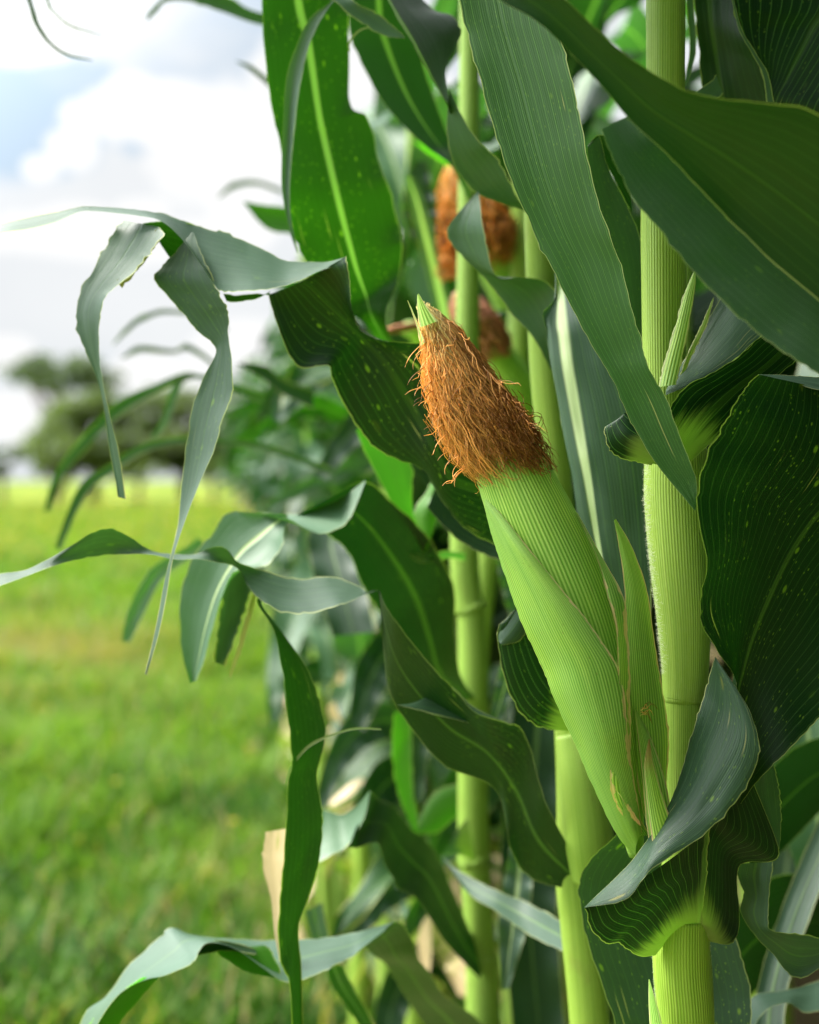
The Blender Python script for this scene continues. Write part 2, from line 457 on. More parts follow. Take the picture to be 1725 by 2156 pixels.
def leaf(plant, L, R, M=None, cup=0.10, nv=48, nu=11, ripple=0.0, jag=0.00035, name='leaf', mat=None, freq=5.0, parent=None, length=False, tilt=0.0, **props):
    """a blade between margin L and margin R (with midrib M or a cupped middle)"""
    A, B = fill(L), fill(R)
    if len(A) == len(B) and not length:
        A, B = by_index(A, nv), by_index(B, nv)
    else:
        A, B = by_length(A, nv), by_length(B, nv)
    wd = np.linalg.norm(B - A, axis=1, keepdims=True)
    eye = np.array([0, 0, CAMZ])
    tl = np.interp(np.linspace(0, 1, nv), np.linspace(0, 1, len(tilt)), tilt) if isinstance(tilt, (list, tuple)) else np.full(nv, tilt)
    tl = tl[:, None] * np.minimum(wd / (np.percentile(wd, 80) + 1e-9), 1)      # one margin leans away, the other towards the viewer's side
    va, vb = A - eye, B - eye
    A = A + va / np.linalg.norm(va, axis=1, keepdims=True) * tl; B = B - vb / np.linalg.norm(vb, axis=1, keepdims=True) * tl
    view = (A + B) / 2 - np.array([0, 0, CAMZ]); view /= np.linalg.norm(view, axis=1, keepdims=True)
    if M is not None:
        C = fill(M); C = by_index(C, nv) if len(C) == len(fill(L)) and not length else by_length(C, nv)
    else:
        C = (A + B) / 2 + view * wd * cup
    s = np.linspace(0, 1, nu)[None, :, None]
    G = A[:, None] * ((1 - s) * (1 - 2 * s)) + C[:, None] * (4 * s * (1 - s)) + B[:, None] * (s * (2 * s - 1))
    ph = rng.uniform(0, 6.28, 2)
    tt = np.linspace(0, 1, nv)[:, None, None]
    env = np.minimum(wd / (wd.max() + 1e-9), 1)[:, :, None]
    wave = np.where(s < 0.5, np.sin(freq * 6.28 * tt + ph[0]), np.sin(freq * 6.28 * tt * 1.13 + ph[1])) * (2 * s - 1) ** 2 * ripple * env
    G = G + wave * view[:, None]
    G = G + (rng.normal(0, 1, (1, nu, 1)) * 0.00012) * view[:, None]
    if nu > 6 and nv > 30 and mat is None:
        for _ in range(3):
            G = G + (smooth_noise(nv, 7, 1.0)[:, None] * smooth_noise(nu, 3, 1.0)[None])[:, :, None] * .0003 * view[:, None] * env
        jag = jag * 1.5
    ww = (B - A) / (wd + 1e-9)
    if nu > 4:
        G[:, 0] -= ww * smooth_noise(nv, 1.3, jag)[:, None] * env[:, 0]; G[:, -1] += ww * smooth_noise(nv, 1.3, jag)[:, None] * env[:, 0]
    p = dict(LEAF_DEF) if (mat is None) else {}
    p.update(props)
    return grid(name, G, mat or LEAF, parent or plant, tuple(plant['base_pt']), p)


def tube_pts(C, Rd, nu=20, ref=(0, -1, 0.0), squash=None):
    C = np.asarray(C); T = np.gradient(C, axis=0); T /= np.linalg.norm(T, axis=1, keepdims=True) + 1e-12
    G = []
    for k in range(len(C)):
        t = T[k]; a = np.asarray(ref, float) - np.dot(ref, t) * t; a /= np.linalg.norm(a); b = np.cross(t, a)
        th = np.linspace(math.pi, 3 * math.pi, nu + 1)      # seam at the back
        sq = 1.0 if squash is None else squash
        G.append([C[k] + Rd[k] * (math.cos(q) * a * sq + math.sin(q) * b) for q in th])
    return np.array(G)


def tube(plant, name, st, mat, n=60, nu=24, parent=None, cap=True, fn=None, **props):
    """stations (x, y, d, radius in picture units) to a round stem"""
    C = by_index(fill([q[:3] for q in st]), n)
    rr = np.array([[q[3] * q[2] / FPX, 0, 0] for q in st])
    Rd = by_index(rr, n)[:, 0]
    if fn is not None: Rd = fn(np.linspace(0, 1, n), Rd)
    G = tube_pts(C, Rd, nu)
    if cap:
        G = np.concatenate([np.repeat(C[:1, None], nu + 1, 1), G, np.repeat(C[-1:, None], nu + 1, 1)])
    return grid(name, G, mat, parent or plant, tuple(plant['base_pt']), props)


def empty(name, loc, label=None, cat=None, group=None):
    o = bpy.data.objects.new(name, None); COL.objects.link(o)
    o.location = loc; o.empty_display_size = 0.1
    if label: o['label'] = label
    if cat: o['category'] = cat
    if group: o['group'] = group
    o['base_pt'] = [float(v) for v in loc]
    return o


def strands(name, paths, radius, mat, parent, base, sides=3, start=None, tone=None):
    V, F, rn, al = [], [], [], []
    for ip, P in enumerate(paths):
        a0 = 0.0 if start is None else start[ip]
        P = np.asarray(P); n = len(P); r = rng.uniform()
        if tone is not None: r = float(np.clip(tone[ip] + rng.normal(0, .26), 0, 1))
        T = np.gradient(P, axis=0); T /= np.linalg.norm(T, axis=1, keepdims=True) + 1e-12
        a = np.cross(T, [0.3, 0.5, 0.8]); a /= np.linalg.norm(a, axis=1, keepdims=True) + 1e-12
        b = np.cross(T, a); o = len(V)
        for k in range(n):
            rad = radius * (1.0 if k < n - 2 else 0.5)
            for q in range(sides):
                th = 6.2832 * q / sides
                V.append(P[k] + rad * (math.cos(th) * a[k] + math.sin(th) * b[k]) - base)
                rn.append(r); al.append(a0 + (1 - a0) * k / (n - 1))
        for k in range(n - 1):
            for q in range(sides):
                i = o + k * sides + q; j = o + k * sides + (q + 1) % sides
                F.append((i, j, j + sides, i + sides))
    me = mesh_from(name, V, F)
    for nm, arr in (('rnd', rn), ('along', al)):
        at = me.attributes.new(nm, 'FLOAT', 'POINT'); at.data.foreach_set('value', np.array(arr, dtype=np.float32))
    return link(name, me, parent, None, mat)


def set_local(o, props):
    for k, v in props.items(): o[k] = v


# ------------------------------------------------------------------ ground, field
def build_ground():
    def mk(t):
        pos = t.node('ShaderNodeNewGeometry').outputs['Position']
        n1 = t.noise(pos, 0.55, 4.0); n2 = t.noise(pos, 3.0, 5.0); n3 = t.noise(pos, 24.0, 4.0)
        g = t.mix(n2, (0.045, 0.10, 0.009), (0.13, 0.20, 0.02))
        g = t.mix(t.step(n1, 0.48, 0.66), g, (0.34, 0.33, 0.06))
        x, y, z = t.sep(pos)
        soil = t.step(t.m('ADD', t.m('ADD', x, t.m('MULTIPLY', y, 0.12)), t.m('MULTIPLY', t.m('SUBTRACT', n2, 0.5), 0.5)), -0.12, 0.12)
        so_ = t.mix(n3, (0.07, 0.045, 0.025), (0.20, 0.14, 0.08))
        g = t.mix(t.m('MULTIPLY', soil, 0.85), g, so_)
        output(t, principled(t, g, 0.95, 0.05, bump(t, n3, 0.6, 0.02)))
    m = simple_mat('field_ground', mk)
    n = 60
    xs = np.linspace(-1, 1, n); G = []
    for j in range(n):
        row = []
        for i in range(n):
            X = np.sign(xs[i]) * abs(xs[i]) ** 3 * 900; Y = np.sign(xs[j]) * abs(xs[j]) ** 3 * 900
            row.append((X, Y, 0.012 * math.sin(X * 1.7) * math.sin(Y * 1.3) if abs(X) < 30 and abs(Y) < 30 else 0.0))
        G.append(row)
    o = grid('ground', G, m); o['kind'] = 'structure'


def build_grass():
    def mk(t):
        pos = t.node('ShaderNodeNewGeometry').outputs['Position']
        r = t.attr('rnd', 'GEOMETRY'); al = t.attr('along', 'GEOMETRY'); kd = t.attr('dryness', 'GEOMETRY')
        col = t.mix(r, (0.070, 0.160, 0.010), (0.165, 0.280, 0.030))
        col = t.mix(t.attr('lush', 'GEOMETRY'), col, t.mix(r, (0.016, 0.062, 0.008), (0.050, 0.135, 0.016)))
        col = t.mix(kd, col, t.mix(r, (0.20, 0.20, 0.055), (0.30, 0.26, 0.12)))
        p = principled(t, col, 0.55, 0.15)
        output(t, with_translucent(t, p, t.mix(1.0, col, (1.5, 1.6, 0.5), 'MULTIPLY'), 0.40))
    m = simple_mat('meadow_grass', mk)
    NEAR, FAR = 64000, 46000

    def lowfreq(X, Y, s, k):
        return (np.sin(X * s + 1.3 * k) * np.cos(Y * s * 0.8 + 2.1 * k) + 0.6 * np.sin((X * 0.7 + Y) * s * 1.9 + k) + 0.4 * np.cos((X - 0.6 * Y) * s * 3.3 + 2 * k)) / 2.0
    Y = np.concatenate([2.3 + 6.0 * rng.uniform(0, 1, NEAR) ** 1.3, 7 + 48 * rng.uniform(0, 1, FAR) ** 1.5])
    xmin = -0.34 * Y - 0.4; xmax = np.where(Y < 12, 0.55 - 0.12 * (Y - 1.25), 0.02 * Y + 0.2)
    X = xmin + (xmax - xmin) * rng.uniform(0, 1, len(Y))
    inrow = X > (0.02 - 0.12 * (Y - 1.25))
    keep = ~inrow | (rng.uniform(0, 1, len(Y)) < 0.12)
    X, Y = X[keep], Y[keep]; n = len(X)
    lush = lowfreq(X, Y, 1.9, 1.0)
    h = (0.06 + 0.07 * rng.uniform(0, 1, n)) * (1.0 + 0.55 * lush) * np.where(Y > 7, 1.3, 1.0)
    wd = (0.0035 + 0.004 * rng.uniform(0, 1, n)) * np.where(Y > 7, np.minimum(1 + (Y - 7) * 0.12, 5), 1.0)
    tall = rng.uniform(0, 1, n) < 0.06; h = np.where(tall, h * 1.6, h); wd = np.where(tall, wd * .8, wd)
    broad = rng.uniform(0, 1, n) < 0.34; wd = np.where(broad, wd * 3.4, wd); h = np.where(broad, h * 0.6, h)
    yaw = rng.uniform(0, 6.283, n); bend = rng.uniform(0.2, 1.1, n) * h
    dirx, diry = np.cos(yaw), np.sin(yaw); sx, sy = -diry, dirx
    z0 = np.zeros(n)
    V = np.empty((n, 5, 3))
    V[:, 0] = np.stack([X - sx * wd, Y - sy * wd, z0], 1); V[:, 1] = np.stack([X + sx * wd, Y + sy * wd, z0], 1)
    mx, my = X + dirx * bend * 0.35, Y + diry * bend * 0.35
    V[:, 2] = np.stack([mx + sx * wd * 0.8, my + sy * wd * 0.8, h * 0.62], 1); V[:, 3] = np.stack([mx - sx * wd * 0.8, my - sy * wd * 0.8, h * 0.62], 1)
    V[:, 4] = np.stack([X + dirx * bend, Y + diry * bend, h], 1)
    me = bpy.data.meshes.new('grass')
    me.vertices.add(n * 5); me.vertices.foreach_set('co', V.astype(np.float32).ravel())
    o5 = np.arange(n)[:, None] * 5
    loops = np.concatenate([o5 + [[0, 1, 2, 3]], o5 + [[3, 2, 4]]], 1).ravel().astype(np.int32)
    me.loops.add(n * 7); me.loops.foreach_set('vertex_index', loops)
    ls = np.stack([np.arange(n) * 7, np.arange(n) * 7 + 4], 1).ravel().astype(np.int32)
    me.polygons.add(n * 2); me.polygons.foreach_set('loop_start', ls)
    me.update(calc_edges=True); me.validate()
    r = np.repeat(rng.uniform(0, 1, n), 5); al = np.tile([0, 0, .62, .62, 1.0], n)
    worn = np.exp(-((Y - 9.0 - 1.5 * np.sin(X * 1.1)) / 2.2) ** 2) * np.clip(-X * 0.9 - 0.6, 0, 1)
    dryp = np.clip(0.06 + 0.4 * np.clip(lowfreq(X, Y, 0.9, 3.0) - 0.15, 0, 1) + 0.6 * worn * (0.6 + 0.6 * lowfreq(X, Y, 2.3, 5.0)), 0, 0.9)
    dr = np.repeat((rng.uniform(0, 1, n) < dryp).astype(float), 5)
    for nm, arr in (('rnd', r), ('along', al), ('dryness', dr), ('lush', np.repeat(np.clip(0.24 + 0.6 * lowfreq(X, Y, 2.6, 9.0) + 0.45 * lowfreq(X, Y, 7.0, 4.0) + np.clip((4.6 - Y) * 0.32, -.25, .6) + rng.normal(0, .15, n), 0, 1), 5))):
        at = me.attributes.new(nm, 'FLOAT', 'POINT'); at.data.foreach_set('value', arr.astype(np.float32))
    o = link('grass', me, None, None, m); o['kind'] = 'stuff'
    # little yellow blossoms scattered through the meadow
    def mf(t):
        r_ = t.attr('rnd', 'GEOMETRY')
        output(t, with_translucent(t, principled(t, t.mix(r_, (0.42, 0.36, 0.03), (0.46, 0.25, 0.05)), 0.5, 0.3), (0.7, 0.55, 0.05), 0.3))
    fm = simple_mat('blossom_yellow', mf)
    k = 2600
    Yb = np.concatenate([3 + 7 * rng.uniform(0, 1, 50), 14 + 40 * rng.uniform(0, 1, k - 50)])
    Xb = -0.33 * Yb + (0.31 * Yb - 0.2) * rng.uniform(0, 1, k)
    V, F, rn = [], [], []
    for x, y in zip(Xb, Yb):
        s = 0.009 * (1 if y < 12 else 2.6); z = rng.uniform(0.14, 0.26) if y < 12 else rng.uniform(0.2, 0.45)
        r0 = rng.uniform()
        for q in range(5):
            a = q * 1.2566 + r0 * 6; o_ = len(V)
            V += [(x, y, z), (x + s * math.cos(a - .5), y + s * math.sin(a - .5), z + s * .5), (x + 1.5 * s * math.cos(a), y + 1.5 * s * math.sin(a), z + s * .6), (x + s * math.cos(a + .5), y + s * math.sin(a + .5), z + s * .5)]
            F.append((o_, o_ + 1, o_ + 2, o_ + 3)); rn += [r0] * 4
    me = mesh_from('blossoms', V, F)
    at = me.attributes.new('rnd', 'FLOAT', 'POINT'); at.data.foreach_set('value', np.array(rn, dtype=np.float32))
    o = link('blossoms', me, None, None, fm); o['kind'] = 'stuff'


# ------------------------------------------------------------------ trees beyond the field
def build_trees():
    def mk(t):
        r = t.attr('rnd', 'GEOMETRY')
        oi = t.node('ShaderNodeObjectInfo').outputs['Color']
        col = t.mix(1.0, oi, t.mix(r, (0.55, 0.6, 0.5), (1.6, 1.5, 1.3)), 'MULTIPLY')
        p = principled(t, col, 0.5, 0.4)
        output(t, with_translucent(t, p, t.mix(1.0, col, (1.5, 1.6, 0.7), 'MULTIPLY'), 0.35))
    fol = simple_mat('tree_foliage', mk)

    def mb(t):
        pos = t.node('ShaderNodeTexCoord').outputs['Object']
        n = t.noise(pos, 9.0, 4.0)
        output(t, principled(t, t.mix(n, (0.06, 0.05, 0.04), (0.16, 0.13, 0.10)), 0.9, 0.2))
    bark = simple_mat('tree_bark', mb)

    def tree(name, label, x, ytop, ybot, halfw, D, color, flat=False, nleaf=3600, base_y=1004, clumps=26):
        s = D / FPX
        bx = (x - 862.5) * s
        hz = lambda y: CAMZ + (1010 - y) * s
        root = empty(name, (bx, D, 0.0), label, 'tree', 'trees beyond the meadow')
        H = hz(ytop); B = hz(ybot); rx = halfw * s
        # trunk with limbs
        V, F = [], []
        def limb(p0, p1, r0, r1, k=7, n=6):
            p0, p1 = np.array(p0), np.array(p1); o = len(V)
            sag = np.array([rng.normal(0, .08), rng.normal(0, .08), 0]) * np.linalg.norm(p1 - p0)
            for q in range(n):
                f = q / (n - 1); c = p0 + (p1 - p0) * f + sag * math.sin(f * 3.14); r = r0 + (r1 - r0) * f
                for a in range(k):
                    th = 6.283 * a / k; V.append(c + np.array([r * math.cos(th), r * math.sin(th), 0]))
            for q in range(n - 1):
                for a in range(k):
                    i = o + q * k + a; j = o + q * k + (a + 1) % k
                    F.append((i, j, j + k, i + k))
        fork = np.array([0, 0, B * 0.75 + 0.15 * H])
        tr = max(0.10, rx * 0.07)
        limb((0, 0, -0.1), fork, tr * 1.3, tr * 0.8)
        cents = []
        for c in range(clumps):
            a = rng.uniform(0, 6.283); q = math.sqrt(rng.uniform(0, 1))
            zt = rng.uniform(0.02, 0.92) if not flat else rng.uniform(0.45, 0.95)
            cap = math.sqrt(max(0.05, 1 - (abs(zt - 0.42) / 0.62) ** 2)) if not flat else (0.55 + 0.45 * zt)
            cents.append(np.array([rx * q * cap * math.cos(a), rx * q * cap * math.sin(a) * 0.9, B + (H - B) * zt]))
        for c in cents[::3]:
            limb(fork * 0.95, c, tr * 0.55, tr * 0.12)
        link('trunk', mesh_from('trunk', V, F), root, None, bark)
        Lv, Lf, rn = [], [], []
        per = nleaf // clumps
        for c in cents:
            cr_ = rx * rng.uniform(0.20, 0.36); shade = rng.uniform(0, 1)
            for k in range(per):
                dv = rng.normal(0, 1, 3); dv /= np.linalg.norm(dv); rad = cr_ * rng.uniform(0.35, 1.0)
                p = c + dv * rad * np.array([1, 1, 0.62 if not flat else 0.35])
                sz = rx * rng.uniform(0.035, 0.075)
                u = rng.normal(0, 1, 3); u /= np.linalg.norm(u); v = np.cross(u, rng.normal(0, 1, 3)); v /= np.linalg.norm(v)
                o = len(Lv); Lv += [p - u * sz, p - v * sz * .6, p + u * sz * 1.2, p + v * sz * .6]
                Lf.append((o, o + 1, o + 2, o + 3)); rn += [0.55 * shade + 0.45 * rng.uniform()] * 4
        me = mesh_from('crown', Lv, Lf)
        at = me.attributes.new('rnd', 'FLOAT', 'POINT'); at.data.foreach_set('value', np.array(rn, dtype=np.float32))
        o = link('crown', me, root, None, fol); o.color = (*color, 1.0)
        return root

    tree('acacia_tree', 'tall acacia tree with wide airy crown rising behind the round tree', 118, 746, 880, 150, 72, (0.085, 0.125, 0.09), flat=True, nleaf=1700, clumps=26)
    tree('round_tree', 'round yellowish green tree at the field edge under the acacia', 190, 832, 994, 146, 56, (0.115, 0.165, 0.07), nleaf=7000, clumps=46)
    tree('spreading_tree', 'spreading olive green tree partly behind the arching corn leaves', 395, 815, 994, 140, 58, (0.10, 0.145, 0.065), nleaf=6500, clumps=44)
    tree('spreading_tree', 'green tree nearest to the corn row at the field edge', 575, 840, 994, 120, 60, (0.13, 0.19, 0.06), nleaf=4800, clumps=34)
    tree('bushy_shrub', 'low dark shrub at the meadow edge by the left frame side', 0, 940, 1004, 62, 54, (0.08, 0.12, 0.05), nleaf=1600, clumps=14)
    tree('bushy_shrub', 'low grey green shrub under the round tree', 110, 962, 1006, 44, 52, (0.10, 0.14, 0.06), nleaf=1200, clumps=12)
    tree('bushy_shrub', 'low green shrub between the round tree and the spreading tree', 300, 966, 1007, 50, 52, (0.10, 0.15, 0.04), nleaf=1200, clumps=12)
    tree('bushy_shrub', 'low green shrub under the spreading tree', 450, 962, 1007, 70, 52, (0.08, 0.13, 0.04), nleaf=1600, clumps=14)


# ------------------------------------------------------------------ ordinary corn plants of the rows
def plant_leaf_grid(length, width, a0, droop, phi, z0, twist, ripple, seed, nv=26, nu=7, fold=None):
    r = np.random.default_rng(seed)
    t = np.linspace(0, 1, nv)
    ang = a0 + droop * t ** 1.35                     # angle from vertical
    if fold: ang = ang + fold[1] / (1 + np.exp(-(t - fold[0]) * 40))
    ds = length / (nv - 1)
    rr = np.concatenate([[0], np.cumsum(np.sin(ang[:-1]) * ds)]); zz = np.concatenate([[0], np.cumsum(np.cos(ang[:-1]) * ds)])
    side = 0.10 * length * (r.uniform(-1, 1)) * t ** 2
    wprof = width * np.clip(np.minimum(1.0, 0.45 + 3.2 * t), 0, 1) * (1 - t ** 2.4) ** 0.75
    G = []
    for k in range(nv):
        T = np.array([math.sin(ang[k]), 0, math.cos(ang[k])]); N = np.array([-math.cos(ang[k]), 0, math.sin(ang[k])]); B = np.array([0, 1, 0])
        tw = twist * t[k] ** 1.5; B2 = B * math.cos(tw) + N * math.sin(tw); N2 = N * math.cos(tw) - B * math.sin(tw)
        row = []
        for i in range(nu):
            s = 2 * i / (nu - 1) - 1
            wv = ripple * math.sin(t[k] * 26 + (0.8 if s > 0 else 2.5) + seed) * s * s
            p = np.array([rr[k], side[k], z0 + zz[k]]) + B2 * s * wprof[k] / 2 + N2 * (0.16 * abs(s) * wprof[k] + wv)
            row.append((p[0] * math.cos(phi) - p[1] * math.sin(phi), p[0] * math.sin(phi) + p[1] * math.cos(phi), p[2]))
        G.append(row)
    return np.array(G)


def local_ear(root, z, phi, tilt, seed, silk_mat, nsilk=70, size=0.9, silk_len=0.06):
    r = np.random.default_rng(seed)
    ax = np.array([math.sin(tilt) * math.cos(phi), math.sin(tilt) * math.sin(phi), math.cos(tilt)])
    p0 = np.array([0.015 * math.cos(phi), 0.015 * math.sin(phi), z]); Ln = 0.20 * size
    t = np.linspace(0, 1, 22); C = p0 + np.outer(t * Ln, ax)
    Rd = 0.025 * size * np.array([0.42 + 0.58 * math.sin(min(1, q / .4) * 1.57) if q < .4 else (1 - ((q - .4) / .6) ** 1.8 * 0.80) for q in t])
    G = tube_pts(C, Rd, 16, ref=(0.3, -1, 0.1)); G = np.concatenate([np.repeat(C[:1, None], 17, 1), G, np.repeat(C[-1:, None], 17, 1)])
    ear = grid('ear', G, HUSK, root, (0, 0, 0), dict(tone=0.5, dry=0.0))
    tip = C[-1]; paths = []
    for k in range(nsilk):
        a = r.uniform(0, 6.283); o = np.array([math.cos(a), math.sin(a), 0]); o -= ax * np.dot(o, ax); o /= np.linalg.norm(o)
        ln = silk_len * size * r.uniform(0.5, 1.15); n = 9; P = []
        for q in range(n):
            f = q / (n - 1); rad = (0.005 + 0.022 * math.sin(min(1, f * 1.3) * 1.57)) * size * (0.8 + 0.4 * r.uniform())
            P.append(tip + ax * (0.012 - ln * f) + o * rad + r.normal(0, 0.0012, 3) * (1 + 2 * f) + np.array([0, 0, -0.01 * f * f]))
        paths.append(P)
    strands('silk', paths, 0.0009 * size, silk_mat, ear, np.zeros(3))
    return ear


def make_plant(seed, ear=True, lower_dry=True, height=1.5, nodes=15, spread=1.0):
    r = np.random.default_rng(seed)
    root = empty('corn_plant', (0, 0, 0))
    lean = r.normal(0, 0.02, 2)
    zs = np.linspace(0, height, 60)
    C = np.stack([lean[0] * zs, lean[1] * zs, zs], 1)
    Rd = 0.0155 * (1 - 0.55 * (zs / height) ** 1.5) + 0.0018 * np.exp(-(((zs / height * nodes) % 1) - 0.5) ** 2 * 120)
    grid('stalk', tube_pts(C, Rd, 12), STALK, root, (0, 0, 0), dict(tone=float(r.uniform(0.2, 0.8)), stain=0.5, bloom=0.2))
    ph0 = r.uniform(-0.25, 0.25) + math.pi * 0.5
    for k in range(nodes - 1):
        f = (k + 1) / nodes; z = height * (0.10 + 0.86 * f)
        if f < 0.18 and r.uniform() < 0.5: continue
        phi = ph0 + (math.pi if k % 2 else 0) + r.normal(0, 0.75)
        ln = (0.42 + 0.22 * math.sin(min(1, f * 1.3) * math.pi * 0.75)) * r.uniform(0.75, 1.2) * spread
        wd = (0.060 + 0.030 * math.sin(f * math.pi)) * r.uniform(0.9, 1.1)
        old = f < 0.24 and lower_dry
        G = plant_leaf_grid(ln * (0.75 if old else 1), wd * (0.7 if old else 1), R_(r.uniform(14, 34) + (16 if old else 0)), R_(r.uniform(70, 125) * (1.15 - 0.45 * f)), phi, z, r.normal(0, 0.9 if not old else 1.8), 0.010, int(seed * 31 + k),
                            fold=(r.uniform(0.35, 0.75), R_(r.uniform(20, 70))) if r.uniform() < 0.4 else None)
        G[:, :, 0] += lean[0] * z; G[:, :, 1] += lean[1] * z
        p = dict(LEAF_DEF); p.update(wax=float(r.uniform(0.0, 0.8)), tone=float(r.uniform(0, 0.16)), midw=0.0032, midk=0.75, spots=float(r.uniform(0, 0.6)), dry=float(r.uniform(0.55, 1.0)) if old else (float(r.uniform(0.1, 0.35)) if r.uniform() < 0.4 else 0.0))
        grid('leaf', G, LEAF, root, (0, 0, 0), p)
    for k in range(9):
        z = height * r.uniform(0.22, 0.95); phi = -math.pi / 2 + r.normal(0, .75)
        G = plant_leaf_grid(r.uniform(.32, .52), r.uniform(.055, .085), R_(r.uniform(25, 50)), R_(r.uniform(80, 140)), phi, z, r.normal(0, .9), .010, int(seed * 57 + k))
        p = dict(LEAF_DEF); p.update(wax=float(r.choice([0.0, 0.1, 0.7])), tone=float(r.uniform(0, .12)), midw=.0032, midk=.7, spots=.3, dry=float(r.choice([0, 0, .3])))
        grid('leaf', G, LEAF, root, (0, 0, 0), p)
    if ear:
        local_ear(root, height * 0.52, ph0 + r.uniform(0, 6), R_(24), seed, [SILK_PINK, SILK_ORANGE][int(seed) % 2])
    return root


def dup(root, loc, rz, scale=1.0):
    c = root.copy(); COL.objects.link(c); c.location = loc; c.rotation_euler = (0, 0, rz); c.scale = (scale,) * 3
    for ch in root.children:
        d = ch.copy(); COL.objects.link(d); d.parent = c
        for g in ch.children:
            e = g.copy(); COL.objects.link(e); e.parent = d
    return c


def picture_xy(p):
    v = np.asarray(p) - np.array([0, 0, CAMZ]); cp, sp = math.cos(PITCH), math.sin(PITCH)
    f = v[..., 1] * cp - v[..., 2] * sp; u = v[..., 1] * sp + v[..., 2] * cp
    return 862.5 + FPX * v[..., 0] / f, 1078 - FPX * u / f


def prune(o, keep=0.97, right=False):
    """the meadow side of the row was walked along: blades that would hang far out into the path are broken off"""
    for ch in list(o.children):
        if not ch.name.startswith('leaf'): continue
        co = np.empty(len(ch.data.vertices) * 3); ch.data.vertices.foreach_get('co', co); co = co.reshape(-1, 3)
        a = o.rotation_euler.z; sc = o.scale[0]
        X = np.stack([co[:, 0] * math.cos(a) - co[:, 1] * math.sin(a), co[:, 0] * math.sin(a) + co[:, 1] * math.cos(a), co[:, 2]], 1) * sc + np.array(o.location)
        ok = False
        for turn in (0, math.pi, math.pi * .6, -math.pi * .4, math.pi * .25, -math.pi * .7):
            b = a + turn
            X = np.stack([co[:, 0] * math.cos(b) - co[:, 1] * math.sin(b), co[:, 0] * math.sin(b) + co[:, 1] * math.cos(b), co[:, 2]], 1) * sc + np.array(o.location)
            x, y = picture_xy(X)
            lim = np.interp(y, [0, 450, 500, 740, 800, 1040, 1100, 1300, 2156], [640, 610, 560, 540, 450, 450, 540, 560, 600])
            if right: lim = lim * 0 + 1480
            if (x < lim).mean() <= 1 - keep and X[:, 1].min() > (0.9 if right else 1.0):
                ok = True; ch.rotation_euler.z += turn; break
        if not ok: bpy.data.objects.remove(ch)


def clear_view(o):
    for ch in list(o.children):
        if not ch.name.startswith('leaf'): continue
        co = np.empty(len(ch.data.vertices) * 3); ch.data.vertices.foreach_get('co', co); co = co.reshape(-1, 3)
        a = o.rotation_euler.z; sc = o.scale[0]
        X = np.stack([co[:, 0] * math.cos(a) - co[:, 1] * math.sin(a), co[:, 0] * math.sin(a) + co[:, 1] * math.cos(a), co[:, 2]], 1) * sc + np.array(o.location)
        q = X[X[:, 1] > .02]
        if not len(q): continue
        x, y = picture_xy(q)
        if ((x > -80) & (x < 1800) & (y > -80) & (y < 2240)).any(): bpy.data.objects.remove(ch)


ROWX = lambda Y: 0.0576 - 0.12 * (Y - 1.25)


def build_rows():
    protos = [make_plant(s, ear=(s in (12, 16))) for s in range(11, 19)]
    used = set()
    spots = []
    y = 1.80
    while y < 15:
        spots.append((ROWX(y) + rng.normal(0, 0.025), y + rng.normal(0, 0.02), 'corn plants of the front row')); y += 0.215 if y < 6 else 0.26
    nfront = len(spots)
    for q in range(9):
        spots.append((ROWX(.42 - .22 * q) + 0.36, .42 - .22 * q, 'corn plants of the rows behind'))
    y = 1.75
    while y < 6:
        spots.append((ROWX(y) + 0.23 + rng.normal(0, 0.03), y, 'corn plants of the rows behind')); y += 0.24
    for x_, y_ in ((.36, 1.12), (.44, 1.30), (.38, 1.5), (.50, 1.62), (.33, 1.68)):
        spots.append((x_, y_, 'corn plants of the rows behind'))
    y = -1.4
    while y < 9:
        spots.append((ROWX(y) + (0.48 if y > 1.75 else 0.66) + rng.normal(0, 0.03), y, 'corn plants of the rows behind')); y += 0.25
    y = -1.2
    while y < 8:
        spots.append((ROWX(y) + 1.05 + rng.normal(0, 0.04), y, 'corn plants of the rows behind')); y += 0.27
    y = 2.2
    while y < 8:
        spots.append((ROWX(y) + 1.65 + rng.normal(0, 0.04), y, 'corn plants of the rows behind')); y += 0.30
    done = []
    for i, (x, y, g) in enumerate(spots):
        k = i % len(protos) if i < 2 * len(protos) else int(rng.integers(0, len(protos)))
        sc = rng.uniform(0.9, 1.08); rz = rng.uniform(-0.3, 0.3)
        if k not in used:
            o = protos[k]; used.add(k); o.location = (x, y, 0); o.rotation_euler = (0, 0, rz); o.scale = (sc,) * 3
        else:
            o = dup(protos[k], (x, y, 0), rz, sc)
        o['category'] = 'corn plant'; o['group'] = g
        done.append(o)
        if i < nfront:
            if i == 0: o['label'] = 'fourth corn plant of the front row, blurred, just beyond the yellow-green stalk'
            elif i == 1: o['label'] = 'fifth corn plant of the front row, blurred between stalks'
            elif i == 2: o['label'] = 'sixth corn plant of the front row, more blurred than the fifth'
            elif y < 6: o['label'] = 'strongly blurred corn plant in the middle of the front row'
            else: o['label'] = 'tiny blurred corn plant at the far end of the front row'
        else:
            o['label'] = 'dark shaded corn plant of the rows behind the front row'

    bpy.context.view_layer.update()
    for o in done:
        if o.location.y <= 0.9: clear_view(o)
        else: prune(o, right=(o.location.y < 1.75 and o.location.x > 0.2))


# ------------------------------------------------------------------ the corn plants one sees closely
GRP = 'corn plants of the front row'


